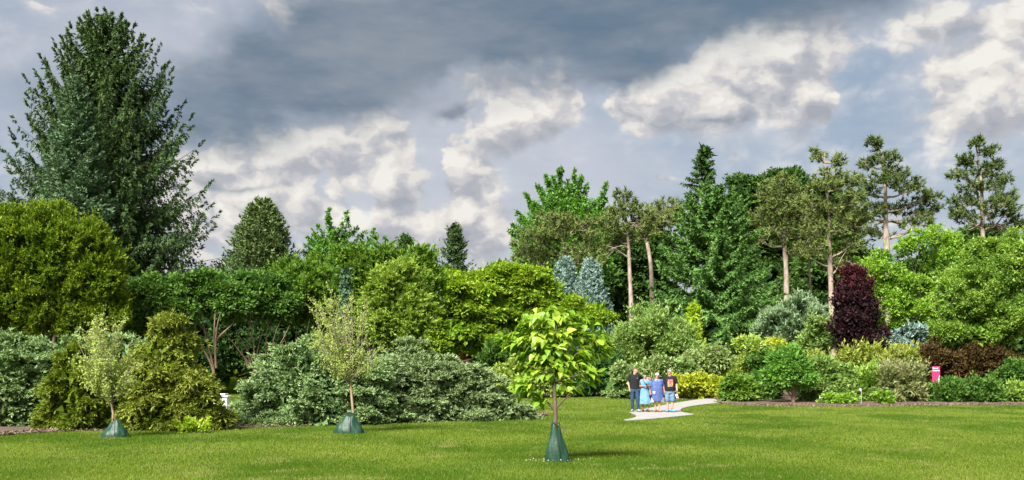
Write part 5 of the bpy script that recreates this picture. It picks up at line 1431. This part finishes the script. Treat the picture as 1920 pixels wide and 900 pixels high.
def person(label, px_, Y, H, skin, sh, armR, armL, handR, handL, legs, girth, yaw, pitch, faces=True, zhead=0.0, base_z=None):
    """armR is on the picture's left. arms: (shoulder, elbow, wrist); hands: (dir, palm normal, thumb dir, curl); legs: ((hip,knee,ankle,toe dir) x2)"""
    x = PX(px_, Y)
    root = empty('person', (x, Y, gz(x, Y) + .032), label, 'person')
    z_ch = H * .865; z_sh = H * .815
    hc = np.array([0, -.015, H * .935]); hs = H / 1.75
    sol = []
    # head: skull, face, jaw, nose, ears
    hd = [ell(hc + np.array([0, .012, .018]) * hs, np.array([.074, .092, .094]) * hs), ell(hc + np.array([0, -.022, -.03]) * hs, np.array([.060, .070, .085]) * hs),
          ell(hc + np.array([0, -.05, -.085]) * hs, np.array([.036, .038, .028]) * hs), cap(hc + np.array([0, -.088, .005]) * hs, hc + np.array([0, -.108, -.03]) * hs, .010 * hs, .015 * hs, 8),
          cap(hc + np.array([.075, .012, .01]) * hs, hc + np.array([.073, .008, -.03]) * hs, .017 * hs, .012 * hs, 8, ((1, 0, 0), .45)), cap(hc + np.array([-.075, .012, .01]) * hs, hc + np.array([-.073, .008, -.03]) * hs, .017 * hs, .012 * hs, 8, ((1, 0, 0), .45)),
          cap(hc + np.array([-.05, -.075, .03]) * hs, hc + np.array([.05, -.075, .03]) * hs, .012 * hs, .012 * hs, 8)]
    piv = hc + np.array([0, .02, -.07]) * hs
    sol += [rot_head(h_, piv, yaw, pitch) for h_ in hd]
    sol.append(cap((0, .025, z_sh - .03), tuple(hc + np.array([0, .015, -.06])), .062 * hs, .054 * hs))
    g = girth
    sol.append(stack([(0, .01, H * .47, sh * .82 * g, .105 * g), (0, .01, H * .52, sh * .86 * g, .115 * g), (0, 0, H * .60, sh * .76 * g, .10 * g), (0, 0, H * .70, sh * .84 * g, .115 * g), (0, .005, H * .77, sh * .92, .105), (0, .01, z_sh + .01, sh * .72, .075), (0, .02, z_sh + .05, sh * .3, .05)]))
    for (s_, e_, w_), hd_, k in ((armR, handR, -1), (armL, handL, 1)):
        sol += [cap(s_, e_, .052 * hs * g ** .5, .041 * hs * g ** .5), cap(e_, w_, .041 * hs * g ** .5, .027 * hs)]
        sol += hand(np.asarray(w_, float), *hd_, s=hs * .98)
    for (hip, kn, an, toe) in legs:
        sol += [cap(hip, kn, .082 * hs * g ** .6, .056 * hs), cap((kn[0], kn[1] + .012, kn[2] - .08), (an[0], an[1] + .01, an[2] + .14), .056 * hs, .044 * hs), cap(kn, an, .052 * hs, .036 * hs)]
        t = np.array([toe[0], toe[1], 0.0]); a_ = np.asarray(an, float)
        sol.append(cap(a_ + t * -.03 + np.array([0, 0, -a_[2] + .035]), a_ + t * .15 + np.array([0, 0, -a_[2] + .027]), .034, .026, 10, ((0, 0, 1), .9)))
    fuse('body', sol, skin, root, .0085, 2, .42)
    for sx in (-1, 1):
        e = rot_head(ell(hc + np.array([sx * .030, -.086, .012]) * hs, np.array([.012, .008, .007]) * hs, 8, 6), piv, yaw, pitch)
        pyd('eye', e[0], e[1], EYE, root)
    e = rot_head(ell(hc + np.array([0, -.089, -.055]) * hs, np.array([.024, .008, .006]) * hs, 10, 6), piv, yaw, pitch)
    pyd('mouth', e[0], e[1], LIP, root)
    root['hs'] = hs
    return root, hc, piv, hs, z_sh

def headpart(name, solids, mat, parent, piv, yaw, pitch, **kw):
    return fuse(name, [rot_head(s_, piv, yaw, pitch) for s_ in solids], mat, parent, **kw)

def hair_short(hc, hs, vol=1.0, low=-.03):
    return [ell(hc + np.array([0, .024, .036]) * hs, np.array([.080 * vol, .092 * vol, .088 * vol]) * hs), ell(hc + np.array([0, .058, -.01 + low * .3]) * hs, np.array([.070 * vol, .054, .078]) * hs),
            ell(hc + np.array([0, -.035, .082]) * hs, np.array([.060 * vol, .045, .034 * vol]) * hs)]

def shades(hc, hs, piv, yaw, pitch, parent, up=0.0, back=0.0):
    sol = []
    for sx in (-1, 1):
        sol.append(ell(hc + np.array([sx * .033, -.094 + back, .012 + up]) * hs, np.array([.028, .011, .021]) * hs, 10, 8))
        sol.append(cap(hc + np.array([sx * .06, -.085 + back, .018 + up]) * hs, hc + np.array([sx * .079, .01 + back, .014 + up]) * hs, .005 * hs, .005 * hs, 6))
    sol.append(cap(hc + np.array([-.02, -.098 + back, .016 + up]) * hs, hc + np.array([.02, -.098 + back, .016 + up]) * hs, .006 * hs, .006 * hs, 6))
    return headpart('sunglasses', sol, GLASSB, parent, piv, yaw, pitch, voxel=.005, smooth_it=1, decim=.6)

def shoe(name, an, toe, parent, mat, sole, hs=1.0, low=False):
    a = np.array([an[0], an[1], 0.0]); t = unit(np.array([toe[0], toe[1], 0.0]))
    up = np.array([0, 0, 1.0])
    sol = [cap(a - t * .055 + up * .052, a + t * .07 + up * .05, .046, .045, 12), cap(a + t * .07 + up * .043, a + t * .175 + up * .036, .045, .036, 12)]
    if not low: sol.append(cap(a - t * .02 + up * .06, a + up * .10, .045, .042))
    o_ = fuse(name, sol, mat, parent, .008, 2, .5)
    s2 = [cap(a - t * .06 + up * .016, a + t * .18 + up * .016, .050, .043, 14, ((0, 0, 1), .34))]
    fuse('sole', s2, sole, o_, .008, 1, .5)

YP = 43.0
# --- man in black shirt and jeans, arm round the woman beside him
R_ = [((-.195, .0, 1.44), (-.255, .03, 1.16), (-.215, -.05, .92)), ((.195, .01, 1.44), (.36, .17, 1.29), (.545, .03, 1.345))]
lg = [((-.09, 0, .90), (-.10, -.02, .50), (-.085, .05, .085), (-.25, -.97)), ((.09, 0, .90), (.115, -.05, .50), (.135, -.03, .085), (.3, -.95))]
m1r, hc, piv, hs, zs = person('man in black T-shirt and dark jeans with an arm round the woman beside him', 1190, YP, 1.78, SKIN, .205, R_[0], R_[1], ((.1, -.15, -1), (.9, .2, 0), (0, -1, 0), .45), ((.75, -.5, -.15), (0, -.35, -.9), (0, -1, .4), .3), lg, .95, math.radians(62), .03)
headpart('hair', hair_short(hc, hs, .99), HAIRB, m1r, piv, math.radians(62), .03, voxel=.008, decim=.5, rough=.003)
fuse('shirt', [stack([(0, .01, .90, .19, .125), (0, .01, .96, .192, .128), (0, 0, 1.08, .182, .118), (0, 0, 1.25, .198, .128), (0, .005, 1.38, .205, .122), (0, .01, 1.46, .165, .092), (0, .02, 1.50, .08, .07)]),
               cap(R_[0][0], (-.235, .02, 1.25), .068, .063), cap((-.08, .01, 1.455), R_[0][0], .06, .066), cap(R_[1][0], (.315, .13, 1.33), .068, .062), cap((.08, .01, 1.455), R_[1][0], .06, .066)], BLACKC, m1r, .011, 3, .5, .003, 1)
fuse('jeans', [stack([(0, .01, .80, .17, .115), (0, .01, .88, .178, .122), (0, .01, .955, .176, .116)])] + [cap(h_, k_, .098, .072) for h_, k_, _, _ in lg] + [cap(k_, (a_[0], a_[1] + .01, a_[2] + .02), .072, .055) for _, k_, a_, _ in lg], JEAN, m1r, .011, 3, .5, .004, 2)
for l_ in lg: shoe('shoe', l_[2], l_[3], m1r, SHOEG, SOLE)
boxm('chest_emblem', .07, .115, -.131, -.126, 1.335, 1.352, plain('green_print', (0.2, 0.5, 0.2), .6), m1r, .001)

# --- woman in light blue dress looking at her phone
R_ = [((-.165, .0, 1.255), (-.225, .0, 1.02), (-.045, -.215, 1.03)), ((.165, .0, 1.255), (.235, -.01, 1.02), (.10, -.215, 1.04))]
lg = [((-.08, 0, .80), (-.085, -.01, .45), (-.07, .05, .075), (-.2, -.98)), ((.08, 0, .80), (.09, -.04, .45), (.11, -.03, .075), (.2, -.98))]
yw_, pt_ = math.radians(2), .42
w2r, hc, piv, hs, zs = person('woman in light blue button dress looking down at her phone', 1209, YP + .05, 1.57, SKIN_TAN, .175, R_[0], R_[1], ((.85, -.25, .3), (.2, -.3, .9), (0, .2, 1), .6), ((-.8, -.2, .35), (-.2, -.3, .9), (0, .2, 1), .6), lg, .95, yw_, pt_)
headpart('hair', hair_short(hc, hs, 1.0) + [ell(hc + np.array([0, .10, .02]) * hs, np.array([.045, .04, .045]) * hs)], HAIRD, w2r, piv, yw_, pt_, voxel=.008, decim=.5, rough=.002)
shades(hc, hs, piv, yw_, pt_, w2r, up=.085, back=.02)
dr = fuse('dress', [stack([(0, .01, .30, .255, .20), (0, .01, .45, .245, .185), (0, .01, .70, .21, .15), (0, .01, .84, .185, .135), (0, 0, .97, .15, .11), (0, 0, 1.10, .17, .12), (0, .0, 1.20, .178, .115), (0, .01, 1.275, .135, .082), (0, .02, 1.305, .075, .06)], wave=.045, wn=9),
               cap((-.10, .005, 1.265), (-.195, 0, 1.185), .055, .066), cap((.10, .005, 1.265), (.20, 0, 1.185), .055, .066)], CHAMB, w2r, .011, 2, .5, .0035, 3)
for i in range(9):
    zb = .45 + i * .085
    rr = np.interp(zb, [.30, .45, .70, .84, .97, 1.10, 1.20], [.20, .185, .15, .135, .11, .12, .115])
    e = ell((0, .01 - rr - .003, zb), (.010, .006, .010), 8, 6); pyd('button', e[0], e[1], WHITE, dr)
Ts = Tubes(5)
Ts.add(np.array([(-.085, .0, 1.325), (-.065, -.10, 1.25), (-.01, -.135, 1.14), (.07, -.145, 1.04), (.16, -.11, .93), (.19, -.03, .88)]), np.full(6, .011)); Ts.build('bag_strap', BAGDARK, w2r)
for l_ in lg: shoe('sandal', l_[2], l_[3], w2r, LEATHER, SOLE, low=True)
ph = empty('phone', (w2r.location.x + .03, w2r.location.y - .275, w2r.location.z + 1.085), 'dark phone held in both hands by the woman in light blue', 'phone')
boxm('case', -.036, .036, -.006, .006, -.07, .07, plain('phone_case', (0.03, 0.03, 0.035), .4), ph, .004)
boxm('screen', -.033, .033, .0065, .008, -.064, .064, GLASSB, ph, .0005)
ph.rotation_euler = (math.radians(48), 0, math.radians(8))

# --- white haired woman in dusty blue tunic dress
R_ = [((-.185, .0, 1.245), (-.295, .03, 1.0), (-.285, -.05, .78)), ((.185, .01, 1.245), (.275, .10, 1.0), (.235, .13, .80))]
lg = [((-.09, 0, .80), (-.09, -.01, .45), (-.06, .02, .075), (-.35, -.94)), ((.09, 0, .80), (.085, -.03, .45), (.075, -.02, .075), (.25, -.97))]
yw_, pt_ = math.radians(-8), .12
w3r, hc, piv, hs, zs = person('white haired woman in dusty blue tunic dress with grey trim', 1232, YP + .02, 1.56, SKIN, .205, R_[0], R_[1], ((.05, -.2, -1), (.9, .1, 0), (0, -1, 0), .75), ((0, 0, -1), (-.9, 0, 0), (0, -1, 0), .4), lg, 1.18, yw_, pt_)
headpart('hair', hair_short(hc, hs, 1.13) + [ell(hc + np.array([sx * .06, -.02, .06]) * hs, np.array([.034, .05, .045]) * hs) for sx in (-1, 1)], HAIRW, w3r, piv, yw_, pt_, voxel=.008, decim=.6, rough=.006, seed=4)
shades(hc, hs, piv, yw_, pt_, w3r).name = 'glasses'
dr = fuse('tunic', [stack([(0, .01, .42, .26, .19), (0, .01, .55, .265, .195), (0, -.01, .80, .25, .19), (0, -.015, .95, .235, .185), (0, -.01, 1.05, .225, .17), (0, -.005, 1.15, .22, .15), (0, .0, 1.22, .19, .115), (0, .01, 1.275, .14, .085), (0, .02, 1.295, .10, .07)], wave=.04, wn=8),
                    cap((-.10, .005, 1.25), R_[0][0], .06, .075), cap(R_[0][0], (-.265, .02, 1.07), .076, .080), cap((.10, .005, 1.25), R_[1][0], .06, .075), cap(R_[1][0], (.255, .075, 1.05), .076, .080)], TUNIC, w3r, .011, 2, .5, .004, 6)
Tn = Tubes(6)
a = np.linspace(0, 2 * np.pi, 25)
Tn.add(np.stack([.098 * np.cos(a), -.018 + .095 * np.sin(a), 1.275 + .048 * np.sin(a)], 1), np.full(25, .017)); Tn.build('neck_trim', TUNICTRIM, dr)
for sx in (-1, 1):
    pyd('hem_gusset', [(sx * .14, -.195, .40), (sx * .29, -.075, .37), (sx * .235, -.14, .60), (sx * .145, -.16, .41), (sx * .28, -.05, .38), (sx * .23, -.11, .59)], [(0, 1, 2), (3, 5, 4), (0, 3, 4, 1), (1, 4, 5, 2), (2, 5, 3, 0)], TUNICTRIM, dr, False)
pyd('pocket_trim', [(-.20, -.150, .83), (-.09, -.192, .83), (-.105, -.196, .72), (-.195, -.165, .74), (-.20, -.14, .83), (-.09, -.18, .83), (-.105, -.184, .72), (-.195, -.153, .74)], [(0, 1, 2, 3), (7, 6, 5, 4), (0, 4, 5, 1), (1, 5, 6, 2), (2, 6, 7, 3), (3, 7, 4, 0)], TUNICTRIM, dr, False)
for l_ in lg: shoe('sandal', l_[2], l_[3], w3r, TANLEA, LEATHER, low=True)
pu = empty('purse', (w3r.location.x - .275, w3r.location.y - .09, w3r.location.z + .60), 'small dark pouch in the hand of the white haired woman', 'pouch')
boxm('pouch', -.06, .06, -.018, .018, 0, .085, BAGDARK, pu, .012)
Tn = Tubes(5); Tn.add(np.array([(-.03, 0, .08), (0, 0, .125), (.03, 0, .08)]), np.full(3, .006)); Tn.build('wrist_strap', BAGDARK, pu)

# --- grey haired man in printed black T-shirt and denim shorts
R_ = [((-.205, .01, 1.385), (-.265, .06, 1.12), (-.225, .05, .88)), ((.205, .0, 1.385), (.275, .03, 1.11), (.285, -.05, .865))]
lg = [((-.095, 0, .86), (-.10, -.02, .48), (-.075, .03, .08), (-.3, -.95)), ((.095, 0, .86), (.10, -.04, .48), (.085, -.01, .08), (.35, -.93))]
yw_, pt_ = math.radians(-48), -.12
m4r, hc, piv, hs, zs = person('grey haired man in black T-shirt with bright print and denim shorts', 1256, YP + .0, 1.71, SKIN, .215, R_[0], R_[1], ((0, -.1, -1), (.9, .2, 0), (0, -1, 0), .45), ((0, -.12, -1), (-.9, .2, 0), (0, -1, 0), .9), lg, 1.08, yw_, pt_)
headpart('hair', [ell(hc + np.array([0, .034, .030]) * hs, np.array([.079, .086, .086]) * hs), ell(hc + np.array([0, .062, -.02]) * hs, np.array([.068, .048, .06]) * hs)], HAIRG, m4r, piv, yw_, pt_, voxel=.008, decim=.5, rough=.002)
shades(hc, hs, piv, yw_, pt_, m4r)
ts = fuse('shirt', [stack([(0, .01, .83, .21, .15), (0, .0, .92, .215, .158), (0, -.01, 1.04, .212, .155), (0, -.005, 1.2, .215, .15), (0, .005, 1.32, .215, .13), (0, .01, 1.40, .17, .095), (0, .02, 1.44, .085, .072)]),
               cap(R_[0][0], (-.25, .04, 1.20), .072, .068), cap((-.08, .01, 1.40), R_[0][0], .06, .07), cap(R_[1][0], (.258, .02, 1.20), .072, .068), cap((.08, .01, 1.40), R_[1][0], .06, .07)], BLACKC, m4r, .011, 3, .5, .003, 7)
fuse('shorts', [stack([(0, .01, .74, .19, .14), (0, .01, .82, .198, .146), (0, .01, .875, .192, .142)])] + [cap((h_[0], h_[1], h_[2] - .04), (k_[0], k_[1] + .0, k_[2] + .0), .112, .098) for h_, k_, _, _ in lg], DENIM, m4r, .011, 3, .5, .004, 8)
for i, l_ in enumerate(lg):
    shoe('shoe', l_[2], l_[3], m4r, (BLUESH, BLUESH)[i], SOLE)
    a_ = l_[2]; fuse('sock', [cap((a_[0], a_[1], .10), (a_[0], a_[1], .135), .047, .043)], REDSH, m4r, .008, 1, .5)
cols = [(0.75, 0.33, 0.02), (0.75, 0.48, 0.03), (0.65, 0.05, 0.16), (0.03, 0.25, 0.62), (0.72, 0.12, 0.28), (0.78, 0.42, 0.02), (0.8, 0.25, 0.05), (0.35, 0.05, 0.32)]
pm = [plain('print_colour', c_, .7) for c_ in cols]
rP = random.Random(5)
for r in range(7):
    for c in range(6):
        if rP.random() < .08: continue
        x0 = -.105 + c * .035; z0 = 1.02 + r * .042
        def yf(x_, z_): 
            rx = np.interp(z_, [1.04, 1.2, 1.32], [.212, .215, .215]); ry = np.interp(z_, [1.04, 1.2, 1.32], [.155, .15, .13]); cy = np.interp(z_, [1.04, 1.2, 1.32], [-.01, -.005, .005])
            return cy - ry * math.sqrt(max(0, 1 - (x_ / rx) ** 2)) - .007
        x1, z1 = x0 + rP.uniform(.026, .034), z0 + rP.uniform(.03, .041)
        q4 = [(x0, z0), (x1, z0), (x1, z1), (x0, z1)]
        V4 = [(a_, yf(a_, b_) - .002, b_) for a_, b_ in q4] + [(a_, yf(a_, b_) + .012, b_) for a_, b_ in q4]
        pyd('print_patch', V4, [(0, 1, 2, 3), (0, 4, 5, 1), (1, 5, 6, 2), (2, 6, 7, 3), (3, 7, 4, 0)], rP.choice(pm), ts, False)
wb = fuse('wrist_watch', [cap((.283, -.04, .905), (.284, -.045, .89), .034, .034)], plain('watch_metal', (0.4, 0.36, 0.3), .35, .6), m4r, .007, 1, .6)
cs_ = empty('white_case', (m4r.location.x + .30, m4r.location.y - .10, m4r.location.z + .56), 'white case with black mark hanging from the grey haired man\'s hand', 'case')
boxm('case_body', -.045, .045, -.025, .025, 0, .17, WHITE, cs_, .012)
boxm('black_mark', -.018, .022, -.031, -.0255, .03, .10, BAGDARK, cs_, .002)
Tn = Tubes(5); Tn.add(np.array([(-.03, 0, .165), (-.01, 0, .215), (.01, 0, .215), (.03, 0, .165)]), np.full(4, .011)); Tn.build('loop', BAGDARK, cs_)
cs_.rotation_euler = (0, math.radians(-22), 0)
